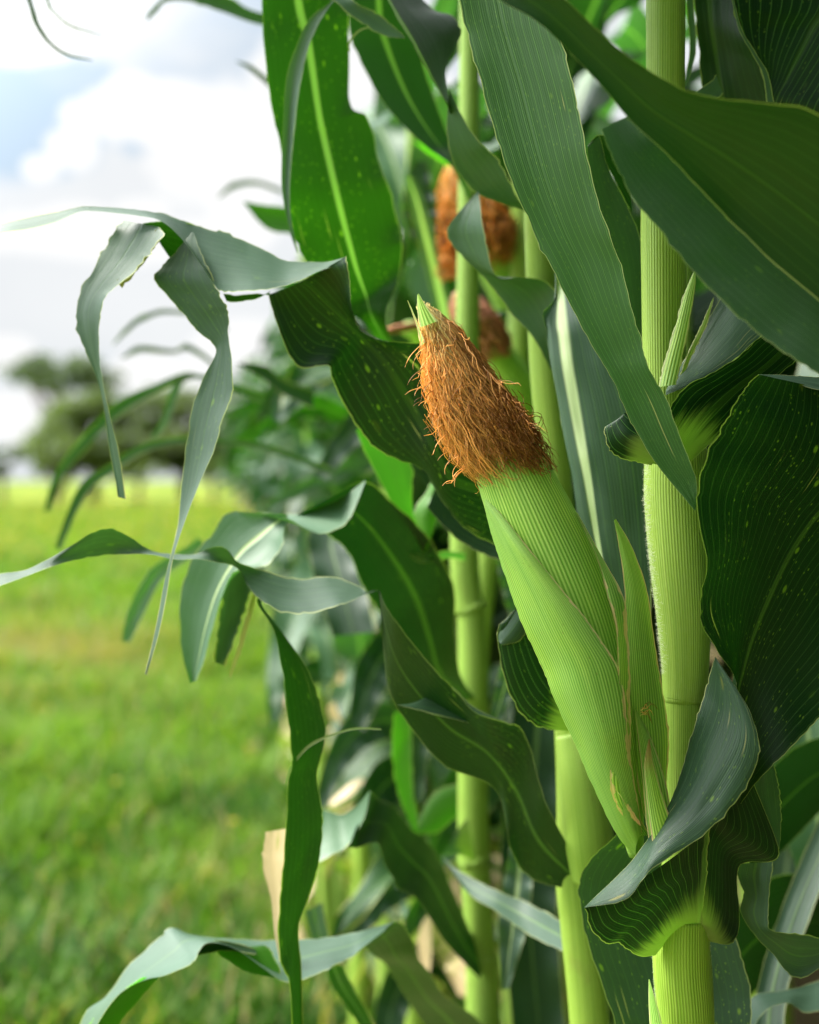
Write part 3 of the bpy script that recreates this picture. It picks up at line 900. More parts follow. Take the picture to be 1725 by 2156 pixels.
def hero_plant():
    gx = px(1470, 1078, .82)[0]
    P = empty('corn_plant', (gx, .82, 0.0), 'sharp corn plant bearing the big tilted ear with brown silk', 'corn plant', GRP)
    # stem inside, from the ground up through the node above the ear
    tube(P, 'stalk', [(1475, 4600, .82, 62), (1460, 3000, .82, 60), (1448, 2156, .82, 56), (1440, 1950, .82, 50), (1438, 1750, .82, 42), (1440, 1560, .82, 42), (1440, 1440, .82, 42)], STALK, tone=0.55, stain=0.1, bloom=0.2)
    # sheath of the lower leaf
    def groove(t, r): return r
    tube(P, 'leaf_sheath', [(1462, 3100, .82, 55), (1452, 2500, .82, 60), (1443, 2156, .815, 60.5), (1436, 2050, .813, 60), (1434, 1990, .812, 60), (1436, 1930, .812, 57)], STALK, n=40, tone=0.95, stain=0.05, bloom=0.15)
    # sheath above the ear node, up to the second collar
    tube(P, 'leaf_sheath', [(1440, 1482, .82, 38), (1440, 1474, .82, 44.5), (1441, 1462, .82, 46), (1443, 1400, .82, 50), (1440, 1300, .82, 57), (1432, 1180, .82, 64), (1425, 1050, .82, 68), (1424, 960, .82, 66), (1420, 900, .82, 58)], STALK, n=60, tone=0.85, stain=0.12, bloom=0.5)
    # stem above the second collar
    tube(P, 'stalk', [(1408, 1000, .825, 46), (1400, 830, .825, 45), (1398, 600, .825, 47), (1398, 430, .825, 48), (1401, 180, .825, 41), (1402, 0, .825, 41), (1404, -500, .825, 38), (1410, -1500, .825, 26), (1412, -2300, .825, 8)], STALK, n=80, tone=0.75, stain=0.1, bloom=0.35)
    # down on the sheath edge
    paths = []
    for k in range(1500):
        y = rng.uniform(955, 1420); xe = np.interp(y, [955, 1050, 1180, 1300, 1400], [1360, 1357, 1368, 1383, 1393])
        q = px(xe + abs(rng.normal(0, 6)), y, .815 - rng.uniform(0, .012)); ln = rng.uniform(.0007, .0022)
        dv = np.array([-1, rng.normal(0, .5), rng.normal(.1, .5)]); dv /= np.linalg.norm(dv)
        paths.append([q, q + dv * ln * .5, q + dv * ln])
    for k in range(500):
        y = rng.uniform(1960, 2156); xe = np.interp(y, [1960, 2156], [1374, 1383])
        q = px(xe + abs(rng.normal(0, 4)), y, .812); ln = rng.uniform(.0006, .0016)
        dv = np.array([-1, rng.normal(0, .5), rng.normal(.1, .5)]); dv /= np.linalg.norm(dv)
        paths.append([q, q + dv * ln * .5, q + dv * ln])
    for k in range(300):
        y = rng.uniform(1930, 2060); xe = np.interp(y, [1930, 2060], [1492, 1496])
        q = px(xe - abs(rng.normal(0, 4)), y, .812); ln = rng.uniform(.0006, .0016)
        dv = np.array([1, rng.normal(0, .5), rng.normal(.1, .5)]); dv /= np.linalg.norm(dv)
        paths.append([q, q + dv * ln * .5, q + dv * ln])
    strands('down', paths, 0.00009, FUZZ, P, np.array(P['base_pt']))

    # long strap leaf hanging across the stem from above
    leaf(P, [(1395, -540, .83), (1200, -640, .82), (1010, -420, .81), (950, -120, .80), (966, 0, .795), (986, 83), (1011, 163), (1042, 278), (1080, 393), (1123, 490), (1169, 579), (1211, 662), (1259, 749), (1285, 790), (1319, 868), (1347, 920), (1381, 976), (1427, 1032), (1464, 1076, .765)],
         [(1410, -500, .83), (1290, -520, .80), (1190, -330, .79), (1155, -100, .785), (1172, 45, .785), (1190, 115), (1211, 195), (1225, 260), (1242, 349), (1273, 464), (1305, 547), (1329, 640), (1352, 725), (1367, 775), (1400, 833), (1427, 905), (1450, 965), (1466, 1010), (1467, 1060, .77)],
         tilt=.008, cup=0.07, nv=120, jag=0.0005, ripple=0.0005, freq=9, wax=0.14, tone=0.20, veins=0.9, spots=0.25, mid=0.42, midw=0.0014, midk=0.25)
    # lower collar leaf: near lobe seen from above
    leaf(P, [(1230, 1911, .765), (1333, 1808), (1402, 1704), (1432, 1634), (1455, 1547), (1480, 1470), (1494, 1425), (1506, 1383, .775)],
         [(1230, 1911, .760), (1319, 1893), (1372, 1830), (1472, 1766), (1545, 1695), (1597, 1600), (1580, 1500, .77), (1508, 1385, .775)],
         tilt=.013, cup=-0.16, nv=60, nu=15, wax=0.22, veins=0.25, spots=0.4, rust=0.5, mid=2.0, dry=0.05)
    # its shaded underside with the collar
    leaf(P, [(1380, 2012, .802), (1350, 2014, .795), (1322, 2000, .785), (1303, 1986, .780), (1278, 1986, .772), (1248, 1962, .767), (1231, 1913, .763)],
         [(1475, 1975, .803), (1478, 1950, .800), (1480, 1915, .794), (1484, 1880), (1488, 1840), (1490, 1800), (1494, 1745, .772)],
         M=[(1432, 1965, .801), (1424, 1955, .796), (1415, 1932, .784), (1398, 1905), (1385, 1890), (1365, 1880, .772), (1352, 1850, .772)],
         nv=50, nu=17, veins=0.75, collar=0.42, mid=0.98, midw=0.008, midk=0.55, name='leaf')
    leaf(P, [(1466, 1965, .802), (1470, 1925, .797), (1474, 1880), (1480, 1820), (1488, 1760), (1496, 1700), (1500, 1640, .79)],
         [(1497, 1983, .805), (1538, 1988, .81), (1557, 1955, .82), (1556, 1905, .82), (1558, 1822, .82), (1640, 1800, .82), (1584, 1640, .80)],
         cup=-0.05, nv=50, nu=15, veins=0.5, collar=0.34, mid=0.0, midw=0.006, midk=0.55, ripple=0.002)
    # pale turned margin and the wavy strip continuing it to the right
    leaf(P, [(1591, 1645, .81), (1584, 1665), (1590, 1695), (1612, 1735), (1640, 1786, .82)], [(1630, 1610, .825), (1641, 1660), (1645, 1700), (1645, 1740), (1642, 1788, .825)], cup=0.1, wax=0.55, veins=0.3, midw=0.0)
    leaf(P, [(1556, 1818, .835), (1552, 1845), (1566, 1880), (1558, 1918), (1586, 1965), (1630, 2012, .84), (1660, 2050), (1690, 2058), (1735, 2030), (1800, 1960, .84)],
         [(1628, 1815, .835), (1624, 1850), (1619, 1895), (1618, 1930), (1620, 1955), (1640, 1962, .83), (1670, 1966), (1700, 1968), (1740, 1972), (1810, 1930, .84)], cup=0.10, wax=0.50, veins=0.3, midw=0.0015, midk=0.4)
    # big dark rusty blade at the right
    leaf(P, [(1470, 1720, .80), (1510, 1570, .79), (1552, 1449, .782), (1508, 1366, .775), (1474, 1295, .772), (1486, 1180), (1467, 1055, .770), (1486, 965), (1517, 903), (1556, 833), (1598, 788, .775)],
         [(1540, 1720, .80), (1596, 1645, .785), (1640, 1600, .78), (1690, 1548), (1760, 1480), (1830, 1400), (1880, 1300), (1910, 1200), (1930, 1100), (1940, 1000), (1945, 860, .80)],
         M=[(1490, 1700, .805), (1530, 1560, .80), (1556, 1450, .798), (1585, 1345, .796), (1619, 1262), (1660, 1175), (1705, 1105), (1750, 1050), (1785, 990), (1800, 920), (1790, 830, .79)],
         tilt=-.022, nv=90, nu=19, ripple=0.0015, freq=6, jag=0.0006, veins=0.35, spots=0.6, rust=1.0, mid=0.5, midw=0.0042, midk=0.42, tone=0.0)
    leaf(P, [(1596, 788, .776), (1640, 789), (1690, 792), (1760, 796), (1900, 810, .78)], [(1598, 789, .775), (1640, 798), (1690, 812), (1760, 832), (1900, 870, .77)], cup=0.05, wax=0.6, midw=0.0)
    # second collar: blade leaving to the right, its upper face and underside
    leaf(P, [(1362, 975, .80), (1400, 880, .80), (1440, 818), (1500, 786), (1559, 748), (1598, 711, .80), (1700, 640, .80), (1800, 560, .80)],
         [(1440, 985, .79), (1500, 930, .79), (1550, 880), (1590, 830), (1640, 790), (1700, 740), (1780, 680), (1850, 620, .80)],
         tilt=-.015, cup=-0.05, nv=60, nu=15, veins=0.7, collar=0.20, mid=0.62, midw=0.006, midk=0.35)
    leaf(P, [(1402, 822, .80), (1424, 785), (1445, 750), (1490, 672), (1540, 600), (1620, 520, .82), (1720, 440, .83)],
         [(1402, 832, .79), (1450, 812), (1500, 787), (1559, 748), (1598, 711), (1700, 640, .80), (1800, 560, .80)], cup=-0.10, nv=50, wax=0.50, veins=0.3, spots=0.3, midw=0.0)
    # left lobe of the second collar
    leaf(P, [(1372, 980, .79), (1335, 972), (1305, 963), (1281, 943), (1273, 903), (1290, 890, .79)], [(1400, 930, .785), (1385, 905), (1362, 890), (1345, 880), (1325, 872), (1318, 868, .785)], cup=-0.25, nv=40, nu=11, veins=0.8, collar=0.36, midw=0.0)
    leaf(P, [(1279, 897, .79), (1300, 884), (1322, 871), (1360, 866, .79)], [(1285, 899, .785), (1305, 893), (1325, 893), (1362, 892, .785)], cup=0.0, wax=0.7, midw=0.0, nv=16, nu=7)
    # narrow shoot blades along the upper stem
    leaf(P, [(1386, 815, .795), (1398, 765), (1420, 690), (1440, 620), (1462, 570, .80)], [(1425, 810, .79), (1436, 760), (1450, 690), (1462, 620), (1466, 572, .80)], cup=-0.2, tone=0.7, name='shoot', mat=HUSK)
    leaf(P, [(1432, 790, .80), (1450, 740), (1474, 690), (1500, 630, .81)], [(1440, 790, .80), (1462, 740), (1488, 685), (1504, 625, .81)], cup=-0.1, tone=0.8, name='shoot', mat=HUSK)
    # glossy leaf behind the strap leaf
    leaf(P, [(1236, 312, .85), (1244, 376), (1262, 450), (1290, 540), (1310, 640), (1330, 740), (1345, 850, .85)], [(1262, 286, .86), (1283, 358), (1319, 429), (1347, 498), (1356, 558), (1360, 660), (1362, 800, .86)], cup=0.08, wax=0.55, spots=0.4, veins=0.3, midw=0.0)
    leaf(P, [(1237, 306, .865), (1262, 284), (1300, 300), (1330, 350, .87)], [(1240, 314, .86), (1275, 345), (1300, 390), (1330, 450, .87)], cup=0.1, tone=0.1, midw=0.0)
    # the leaf below, hanging behind the stem foot
    leaf(P, [(1330, 1700, .86), (1298, 1757, .855), (1256, 1794), (1228, 1833), (1218, 1871), (1225, 1930), (1242, 2000), (1267, 2070), (1287, 2132), (1310, 2200, .86), (1360, 2420, .84)],
         [(1500, 1760, .89), (1520, 1800, .89), (1535, 1850), (1540, 1900), (1545, 1950), (1555, 1990), (1573, 2052), (1582, 2105), (1582, 2156), (1570, 2240, .87), (1500, 2440, .85)], tilt=.01, cup=0.10, nv=60, wax=0.35, spots=0.7, rust=0.2, dry=0.10, veins=0.3, midk=0.6, midw=0.003)
    # darker blades of the same plant crossing low at the right
    leaf(P, [(1560, 2330, .95), (1580, 2180), (1600, 2060), (1650, 1900), (1735, 1700, 1.05)], [(1640, 2360, .96), (1650, 2200), (1660, 2080), (1710, 1920), (1790, 1740, 1.05)], cup=.1, wax=.35, midw=.003, midk=.5, tilt=.01, nv=40)
    leaf(P, [(1500, 2200, .95), (1560, 2130), (1590, 2095), (1650, 2085), (1718, 2068), (1790, 2040, .98)], [(1510, 2260, .94), (1570, 2190), (1610, 2130), (1660, 2112), (1700, 2132), (1790, 2110, .97)], cup=.1, wax=.55, midw=.0, tilt=.012, nv=40)
    leaf(P, [(1500, 2000, 1.05), (1580, 1880), (1660, 1840), (1760, 1860, 1.1)], [(1520, 2160, 1.05), (1600, 2080), (1700, 2040), (1800, 2040, 1.1)], cup=.1, tilt=-.02, nv=30, midw=.003, midk=.4)
    leaf(P, [(1560, 1700, 1.1), (1620, 1620), (1700, 1560), (1800, 1540, 1.1)], [(1580, 1860, 1.1), (1660, 1780), (1740, 1700), (1820, 1660, 1.1)], cup=.1, tilt=-.02, nv=30, midw=.003, midk=.4)
    # small shoot at the foot
    leaf(P, [(1372, 2230, .80), (1368, 2156), (1366, 2110), (1366, 2062, .80)], [(1402, 2230, .79), (1394, 2156), (1382, 2110), (1368, 2062, .795)], cup=-0.2, tone=0.5, name='shoot', jag=0, mat=HUSK)
    hero_ear(P)
    return P


def hero_ear(P):
    # ---- the husked ear
    # axis stations: x, y, d, radius
    st = [(1340, 1800, .802, 16), (1326, 1720, .797, 30), (1302, 1610, .792, 54), (1270, 1500, .790, 76), (1238, 1400, .788, 90), (1203, 1295, .787, 97), (1165, 1195, .787, 96), (1126, 1105, .787, 90), (1087, 1015, .788, 80), (1044, 920, .789, 66), (1000, 830, .789, 50), (950, 745, .789, 34), (905, 675, .789, 17), (880, 630, .789, 2)]
    ear = tube(P, 'ear', st, HUSK, n=110, nu=48, tone=0.75, dry=0.0)
    B = dict(parent=ear, mat=HUSK)
    # outer left wrapper, its long dried margin crossing the ear
    leaf(P, [(1340, 1806, .800), (1298, 1756, .795), (1246, 1650, .790), (1208, 1560, .788), (1166, 1468, .786), (1142, 1405, .786), (1104, 1325, .786), (1078, 1255, .786), (1054, 1185, .786), (1036, 1128, .786), (1022, 1075, .785), (1020, 1046, .782)],
         [(1352, 1752, .784), (1346, 1700, .776), (1330, 1610, .766), (1322, 1540, .759), (1316, 1468, .756), (1300, 1402, .753), (1268, 1352, .752), (1230, 1297, .753), (1183, 1240, .756), (1128, 1172, .760), (1066, 1095, .768), (1024, 1048, .780)],
         M=[(1340, 1780, .786), (1318, 1725, .778), (1282, 1628, .768), (1256, 1545, .760), (1228, 1462, .756), (1206, 1395, .754), (1174, 1330, .754), (1142, 1265, .755), (1108, 1200, .758), (1074, 1140, .763), (1040, 1082, .772), (1022, 1047, .780)],
         name='husk_leaf', nv=110, nu=21, jag=0.0003, tone=0.22, dry=0.65, oneside=1.0, **B)
    # right wrapper strip
    leaf(P, [(1345, 1760, .785), (1300, 1700, .775), (1284, 1644, .768), (1292, 1560), (1298, 1495, .757), (1301, 1407, .753), (1296, 1320, .756), (1277, 1248, .760), (1256, 1171, .767), (1214, 1080, .776)],
         [(1370, 1760, .79), (1336, 1700, .778), (1324, 1644, .770), (1329, 1560), (1328, 1495, .762), (1325, 1407, .760), (1320, 1340, .764), (1315, 1262, .768), (1272, 1180, .776), (1216, 1079, .780)],
         cup=-0.12, name='husk_leaf', nv=80, jag=0.0003, tone=0.3, dry=0.75, **B)
    # broad pointed wrapper between ear and stem
    leaf(P, [(1372, 1770, .79), (1350, 1690, .785), (1334, 1600, .78), (1328, 1520), (1325, 1440, .775), (1320, 1331), (1314, 1227), (1303, 1150), (1293, 1096, .775)],
         [(1392, 1760, .80), (1404, 1650, .797), (1409, 1560), (1403, 1500, .795), (1394, 1440), (1381, 1366), (1362, 1240), (1330, 1150), (1297, 1092, .778)],
         cup=-0.22, name='husk_leaf', nv=80, jag=0.0003, tone=0.55, dry=0.35, **B)
    # two small pointed leaves at the foot
    leaf(P, [(1372, 1800, .775), (1362, 1740), (1353, 1640), (1341, 1530), (1337, 1492, .775)], [(1420, 1760, .78), (1412, 1700), (1398, 1630), (1368, 1548), (1340, 1490, .778)], cup=-0.15, name='husk_leaf', nv=40, jag=0.0002, tone=0.8, dry=0.2, **B)
    leaf(P, [(1376, 1790, .765), (1368, 1730), (1360, 1660), (1357, 1610), (1366, 1556, .768)], [(1420, 1740, .77), (1400, 1690), (1385, 1640), (1374, 1600), (1368, 1556, .77)], cup=-0.15, name='husk_leaf', nv=40, jag=0.0002, tone=1.0, dry=0.2, browntip=0.5, **B)
    # torn dried hook on the left wrapper
    leaf(P, [(1296, 1662, .768), (1318, 1690), (1336, 1712), (1350, 1738, .77)], [(1304, 1670, .766), (1322, 1704), (1334, 1726), (1347, 1738, .77)], cup=0.1, name='husk_leaf', nv=20, nu=5, jag=0.0006, tone=0.3, dry=1.0, browntip=0.9, **B)
    # green husk points at the very tip
    leaf(P, [(884, 690, .775), (880, 662), (878, 640), (879, 620, .780)], [(922, 676, .775), (908, 658), (895, 640), (882, 618, .780)], cup=-0.15, name='husk_leaf', nv=24, nu=7, jag=0.0002, tone=1.0, dry=0, **B)
    leaf(P, [(886, 730, .78), (878, 690), (868, 660), (858, 633, .785)], [(896, 720, .778), (884, 690), (872, 660), (859, 632, .785)], cup=-0.1, name='husk_leaf', nv=24, nu=5, jag=0.0002, tone=0.9, dry=0.2, **B)
    # ---- silk
    base = np.array(P['base_pt'])
    Cs = np.array([-.02, .25, .5, .75, 1.0, 1.18])
    LX, LY = [882, 891, 899, 918, 962, 1016], [652, 724, 800, 872, 960, 1016]
    RX, RY = [908, 960, 1016, 1082, 1142, 1170], [644, 686, 766, 850, 938, 986]
    Cx = [(a + b) / 2 for a, b in zip(LX, RX)]; Cy = [(a + b) / 2 for a, b in zip(LY, RY)]
    Hw = [np.hypot(a - b, c - d) / 2 for a, b, c, d in zip(LX, RX, LY, RY)]
    tx, ty = np.array([.50, .866])
    paths = []; tones = []
    N = 2300
    for k in range(N):
        q = rng.uniform(-1.05, 1.05)
        layer = rng.uniform(0.76, 1.06)
        tones.append(.42 + .33 * q)  # darker to the right: drier threads, with side shade put into the colour
        s_end = rng.uniform(0.5, 1.16) if q < -.55 else (rng.uniform(.5, .95) if q < .05 else rng.uniform(.6, 1.18))
        if rng.uniform() < .65: s_end = max(s_end, rng.uniform(.82, 1.14) if abs(q) > .35 else rng.uniform(.82, .98))
        if rng.uniform() < 0.10: s_end *= rng.uniform(1.0, 1.3)
        s0 = rng.uniform(-0.09, 0.10) if rng.uniform() < 0.8 else rng.uniform(0.1, 0.4)
        n = 30; S = np.linspace(s0, s_end, n)
        f = (S - s0) / max(1e-3, s_end - s0)
        curl = 1.0 + 1.5 * f
        w1, w2 = rng.uniform(5, 17, 2); p1, p2 = rng.uniform(0, 6.28, 2); a1 = rng.gamma(2.0, 2.7); a2 = rng.gamma(2.0, 2.1)
        drift = rng.normal(0, 0.30)
        qq = np.clip(q * (0.55 + 0.45 * np.minimum(1, f * 3)) + drift * f * (1 if rng.uniform() < .5 else .3), -1.04, 1.04)
        w3 = rng.uniform(28, 60); a3 = rng.gamma(2.0, 0.55)
        ox = curl * (a1 * np.sin(w1 * f + p1) + a2 * np.sin(w2 * 1.9 * f + p2)) * 0.8 + a3 * np.sin(w3 * f + p2)
        oy = curl * (a2 * np.cos(w2 * f + p2)) * 0.8 + a3 * np.cos(w3 * f + p1)
        hw = np.interp(S, Cs, Hw) * layer
        ox = ox * (1 - .45 * np.abs(np.clip(qq, -1, 1))); oy = oy * (1 - .3 * np.abs(np.clip(qq, -1, 1)))
        hx = (np.interp(S, Cs, RX) - np.interp(S, Cs, LX)) / 2 * layer; hy = (np.interp(S, Cs, RY) - np.interp(S, Cs, LY)) / 2 * layer
        x = np.interp(S, Cs, Cx) + hx * qq + ox
        y = np.interp(S, Cs, Cy) + hy * qq + oy
        if q < -0.6:      # the open side hangs straighter down
            y = y + 12 * f ** 1.5
        dep = .789 - (np.interp(S, Cs, [14, 38, 58, 74, 86, 94]) * np.sqrt(np.clip(1 - np.clip(qq, -1, 1) ** 2, 0, 1)) * layer + 3) * .789 / FPX
        dep = dep + rng.normal(0, .0012) + 0.0012 * np.sin(w1 * f + p2) * curl * .5
        paths.append([px(x[i], y[i], dep[i]) for i in range(n)])
    # threads let down along the open side, and the dark frayed end on the other
    for k in range(190):
        if k < 120:
            x0, y0 = rng.uniform(893, 935), rng.uniform(760, 890); x1, y1 = x0 + rng.uniform(30, 80), y0 + rng.uniform(95, 150)
            x1 = max(x1, 905 + (y1 - 840) * .62 + rng.normal(0, 5))
        else:
            x0, y0 = rng.uniform(1000, 1095), rng.uniform(820, 920); x1, y1 = x0 + rng.uniform(35, 75), y0 + rng.uniform(55, 105)
        n = 26; f = np.linspace(0, 1, n); w1, w2 = rng.uniform(6, 22, 2); p1, p2 = rng.uniform(0, 6.28, 2); am = rng.gamma(2.5, 2.2)
        x = x0 + (x1 - x0) * f ** 1.1 + am * np.sin(w1 * f + p1) * (.3 + f); y = y0 + (y1 - y0) * f + am * np.cos(w2 * f + p2) * (.3 + f)
        d0 = .757 if k >= 120 else .775
        paths.append([px(x[i], y[i], d0 + .006 * f[i] + .001 * math.sin(w2 * f[i])) for i in range(n)])
    # loose flyaway threads
    for k in range(46):
        s = rng.uniform(0.15, 1.0); side = 1 if rng.uniform() < 0.6 else -1
        hw = np.interp(s, Cs, Hw); cx, cy = np.interp(s, Cs, Cx), np.interp(s, Cs, Cy)
        n = 16; f = np.linspace(0, 1, n); L_ = rng.uniform(25, 70); a = rng.uniform(0.0, 1.3) if side > 0 else rng.uniform(1.5, 2.6)
        w1 = rng.uniform(4, 10); p1 = rng.uniform(0, 6)
        x = cx + side * ty * hw * 0.9 + L_ * f * math.cos(a) + 5 * np.sin(w1 * f + p1) * f
        y = cy - side * tx * hw * 0.9 + L_ * f * math.sin(a) + 6 * np.cos(w1 * f + p1) * f
        paths.append([px(x[i], y[i], .775 - .01 * f[i]) for i in range(n)])
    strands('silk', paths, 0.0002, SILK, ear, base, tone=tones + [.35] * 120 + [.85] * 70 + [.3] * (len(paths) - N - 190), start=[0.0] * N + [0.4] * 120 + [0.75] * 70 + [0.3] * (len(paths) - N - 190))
    # dense matted silk beneath the threads
    n = 40; S = np.linspace(0.02, 0.84, n)
    cen = [px(np.interp(s, Cs, Cx) + 6, np.interp(s, Cs, Cy), .789) for s in S]
    rad = np.interp(S, Cs, Hw) * .62 * .789 / FPX * np.clip((0.90 - S) / 0.35, 0.0, 1) ** .4
    G = tube_pts(cen, rad, 26)
    G = G + rng.normal(0, .0006, G.shape)
    V = (G - base).reshape(-1, 3); F = [(j * 27 + i, j * 27 + i + 1, (j + 1) * 27 + i + 1, (j + 1) * 27 + i) for j in range(n - 1) for i in range(26)]
    me = mesh_from('silk_mat', V, F)
    at = me.attributes.new('rnd', 'FLOAT', 'POINT'); at.data.foreach_set('value', np.zeros(len(V)).astype(np.float32))
    at = me.attributes.new('along', 'FLOAT', 'POINT'); at.data.foreach_set('value', np.full(len(V), 1.0).astype(np.float32))
    link('matted_silk', me, ear, None, SILK)
    # few threads at the small shoots
    paths = []
    for k in range(9):
        n = 12; f = np.linspace(0, 1, n); a = rng.uniform(-0.6, 0.9); L_ = rng.uniform(18, 40); w1 = rng.uniform(4, 9)
        x = 1349 + rng.normal(0, 4) + L_ * f * math.cos(a); y = 1500 + rng.normal(0, 5) + L_ * f * math.sin(a) + 8 * np.sin(w1 * f) * f - 14 * f * (1 - f)
        paths.append([px(x[i], y[i], .774) for i in range(n)])
    strands('silk', paths, 0.00017, SILK, ear, base)


def second_plant():
    gx = px(1290, 1078, .98)[0]
    P = empty('corn_plant', (gx, .98, 0.0), 'corn plant directly behind the big ear, with long leaves reaching far left', 'corn plant', GRP)
    D = .98
    tube(P, 'stalk', [(1300, 4000, D, 42), (1262, 2500, D, 42), (1242, 2156, D, 42), (1222, 1950, D, 42), (1212, 1850, D, 42), (1212, 1700, D, 40), (1206, 1550, D, 38), (1195, 1400, D, 36), (1180, 1150, D, 34), (1166, 950, D, 33), (1150, 800, D, 33), (1140, 600, D, 32), (1130, 300, D, 30), (1130, 0, D, 28), (1135, -800, D, 20), (1140, -1600, D, 6)], STALK, n=120, tone=0.8, stain=0.25, bloom=0.3)
    tube(P, 'leaf_sheath', [(1206, 1545, .96, 36), (1225, 1640, .955, 48), (1240, 1760, .955, 52), (1248, 1850, .96, 44)], STALK, n=30, tone=0.5, stain=0.6, bloom=0.2)
    # small dark lobe left of the ear with its collar
    leaf(P, [(1200, 1540, .90), (1160, 1536, .885), (1122, 1524, .87), (1088, 1488, .865), (1060, 1418, .862), (1047, 1330, .862), (1066, 1302), (1094, 1274, .865)],
         [(1240, 1480, .89), (1215, 1450), (1190, 1420, .875), (1170, 1390), (1150, 1350), (1130, 1310), (1118, 1285), (1098, 1268, .87)], cup=-0.10, nv=50, nu=15, veins=0.85, collar=0.20, spots=0.4, midw=0.0)
    leaf(P, [(1094, 1274, .866), (1066, 1302), (1047, 1331), (1050, 1350, .862)], [(1120, 1290, .868), (1110, 1330), (1090, 1352), (1056, 1358, .86)], cup=-0.2, nv=20, nu=9, wax=0.6, midw=0, veins=.5)
    # pale leaf with a broad white midrib behind the ear
    leaf(P, [(1172, 560, .90), (1168, 628), (1144, 657, .885), (1150, 690), (1160, 766, .88), (1176, 845), (1191, 930), (1207, 1001), (1216, 1075, .875), (1235, 1150), (1260, 1240), (1290, 1340, .88)],
         [(1215, 560, .91), (1240, 620), (1262, 660, .90), (1285, 720), (1305, 780, .90), (1330, 840), (1350, 920), (1362, 1000), (1368, 1080, .90), (1372, 1160), (1372, 1240), (1370, 1340, .89)],
         M=[(1176, 580, .91), (1180, 628), (1182, 680, .895), (1187, 715), (1194, 770, .888), (1207, 845), (1222, 930), (1236, 1005), (1248, 1080, .882), (1262, 1160), (1280, 1240), (1305, 1340, .885)],
         tilt=.02, nv=70, nu=21, wax=0.55, veins=0.45, mid=0.5, midw=0.0075, midk=1.0, spots=0.05, ripple=0.002, freq=2)
    leaf(P, [(1152, 1060, .94), (1100, 1160), (1120, 1250), (1160, 1330, .95)], [(1200, 1060, .95), (1220, 1200), (1220, 1280), (1215, 1350, .96)], cup=.1, tone=.2, midw=.002)
    # great arching leaf whose tip is torn in hanging straps
    leaf(P, [(1160, 1190, .97), (1045, 1148, .94), (975, 1108, .92), (935, 1060, .91), (889, 990, .905), (837, 968, .90), (785, 940), (747, 888, .895), (719, 843), (698, 794), (690, 770, .89), (632, 774, .885), (604, 735), (583, 681), (566, 620, .885)],
         [(1165, 1000, .98), (1080, 960, .96), (1010, 900, .94), (980, 850, .94), (955, 800, .935), (925, 750, .93), (895, 724, .925), (860, 722, .915), (815, 718, .91), (782, 709, .905), (755, 690, .90), (741, 650, .895), (737, 595), (732, 560), (728, 540, .89)],
         M=[(1160, 1040, .965), (1060, 1040, .94), (975, 1020, .925), (945, 1000, .92), (915, 945, .915), (890, 895, .915), (860, 840, .915), (830, 790, .91), (800, 750, .91), (772, 722, .91), (745, 695, .905), (710, 660, .90), (680, 632), (655, 607), (635, 592, .895)],
         tilt=.025, nv=100, nu=17, ripple=0.002, freq=5, veins=0.35, spots=0.6, rust=0.1, midw=0.0042, midk=0.30)
    leaf(P, [(728, 541, .890), (700, 549, .89), (680, 552), (640, 551), (597, 547), (550, 524), (504, 504), (460, 488), (410, 473, .885), (370, 458), (330, 447), (290, 441), (254, 438), (184, 434, .88), (156, 438), (120, 446), (69, 456), (0, 473), (-60, 500, .88)],
         [(729, 542, .890), (700, 560, .885), (663, 575), (630, 591), (597, 603), (560, 609), (520, 612), (480, 614), (456, 606, .875), (425, 560), (380, 500), (340, 466, .88), (290, 454), (205, 445, .88), (167, 446), (118, 467), (66, 481), (0, 492), (-60, 525, .87)],
         tilt=.015, cup=0.06, nv=110, nu=11, wax=0.55, veins=0.2, spots=0.15, dry=0.30, midw=0.0, jag=0.0006)
    leaf(P, [(566, 622, .892), (540, 618), (500, 622), (470, 618, .89)], [(570, 612, .892), (545, 628), (510, 635), (478, 636, .89)], cup=0, midw=0, tone=.2, nv=16, nu=5)
    leaf(P, [(425, 478, .90), (380, 468), (340, 466), (300, 470, .89)], [(430, 600, .90), (395, 570), (360, 545), (318, 482, .89)], cup=0.1, nv=30, midw=0, tone=0.15)
    # first hanging strap
    leaf(P, [(404, 489, .878), (378, 520), (350, 552), (324, 584, .872), (350, 618), (379, 653), (417, 698), (455, 735, .868), (431, 791), (406, 853), (393, 930), (382, 1017), (374, 1104), (361, 1163), (346, 1225), (333, 1295), (320, 1357), (305, 1419, .865)],
         [(408, 490, .878), (418, 518), (434, 556), (450, 590, .872), (466, 625), (476, 645), (482, 665), (481, 704, .868), (489, 770), (490, 825), (470, 880), (452, 945), (418, 1024), (390, 1097), (365, 1175), (352, 1250), (336, 1330), (310, 1421, .865)],
         tilt=.008, cup=0.05, nv=110, nu=9, wax=0.42, veins=0.3, spots=0.3, dry=0.38, midw=0.001, midk=.3, jag=0.0004)
    # second hanging strap
    leaf(P, [(262, 464, .885), (240, 483, .88), (224, 515), (208, 542), (174, 604), (160, 653), (163, 695), (186, 752), (208, 812), (219, 860), (229, 940), (240, 999), (248, 1046, .875)],
         [(335, 478, .88), (342, 497, .875), (318, 530), (296, 560), (250, 600), (222, 625), (211, 665), (209, 735), (214, 784), (226, 850), (250, 950), (260, 1010), (266, 1051, .875)],
         tilt=.008, cup=0.05, nv=80, nu=9, wax=0.5, veins=0.25, dry=0.36, midw=0.001, midk=.3, jag=0.0007)
    leaf(P, [(342, 494, .874), (320, 530), (290, 570), (258, 607, .873)], [(330, 480, .873), (306, 530), (275, 572), (243, 591, .872)], cup=0.1, nv=24, nu=5, dry=1.0, midw=0, jag=0.0008)
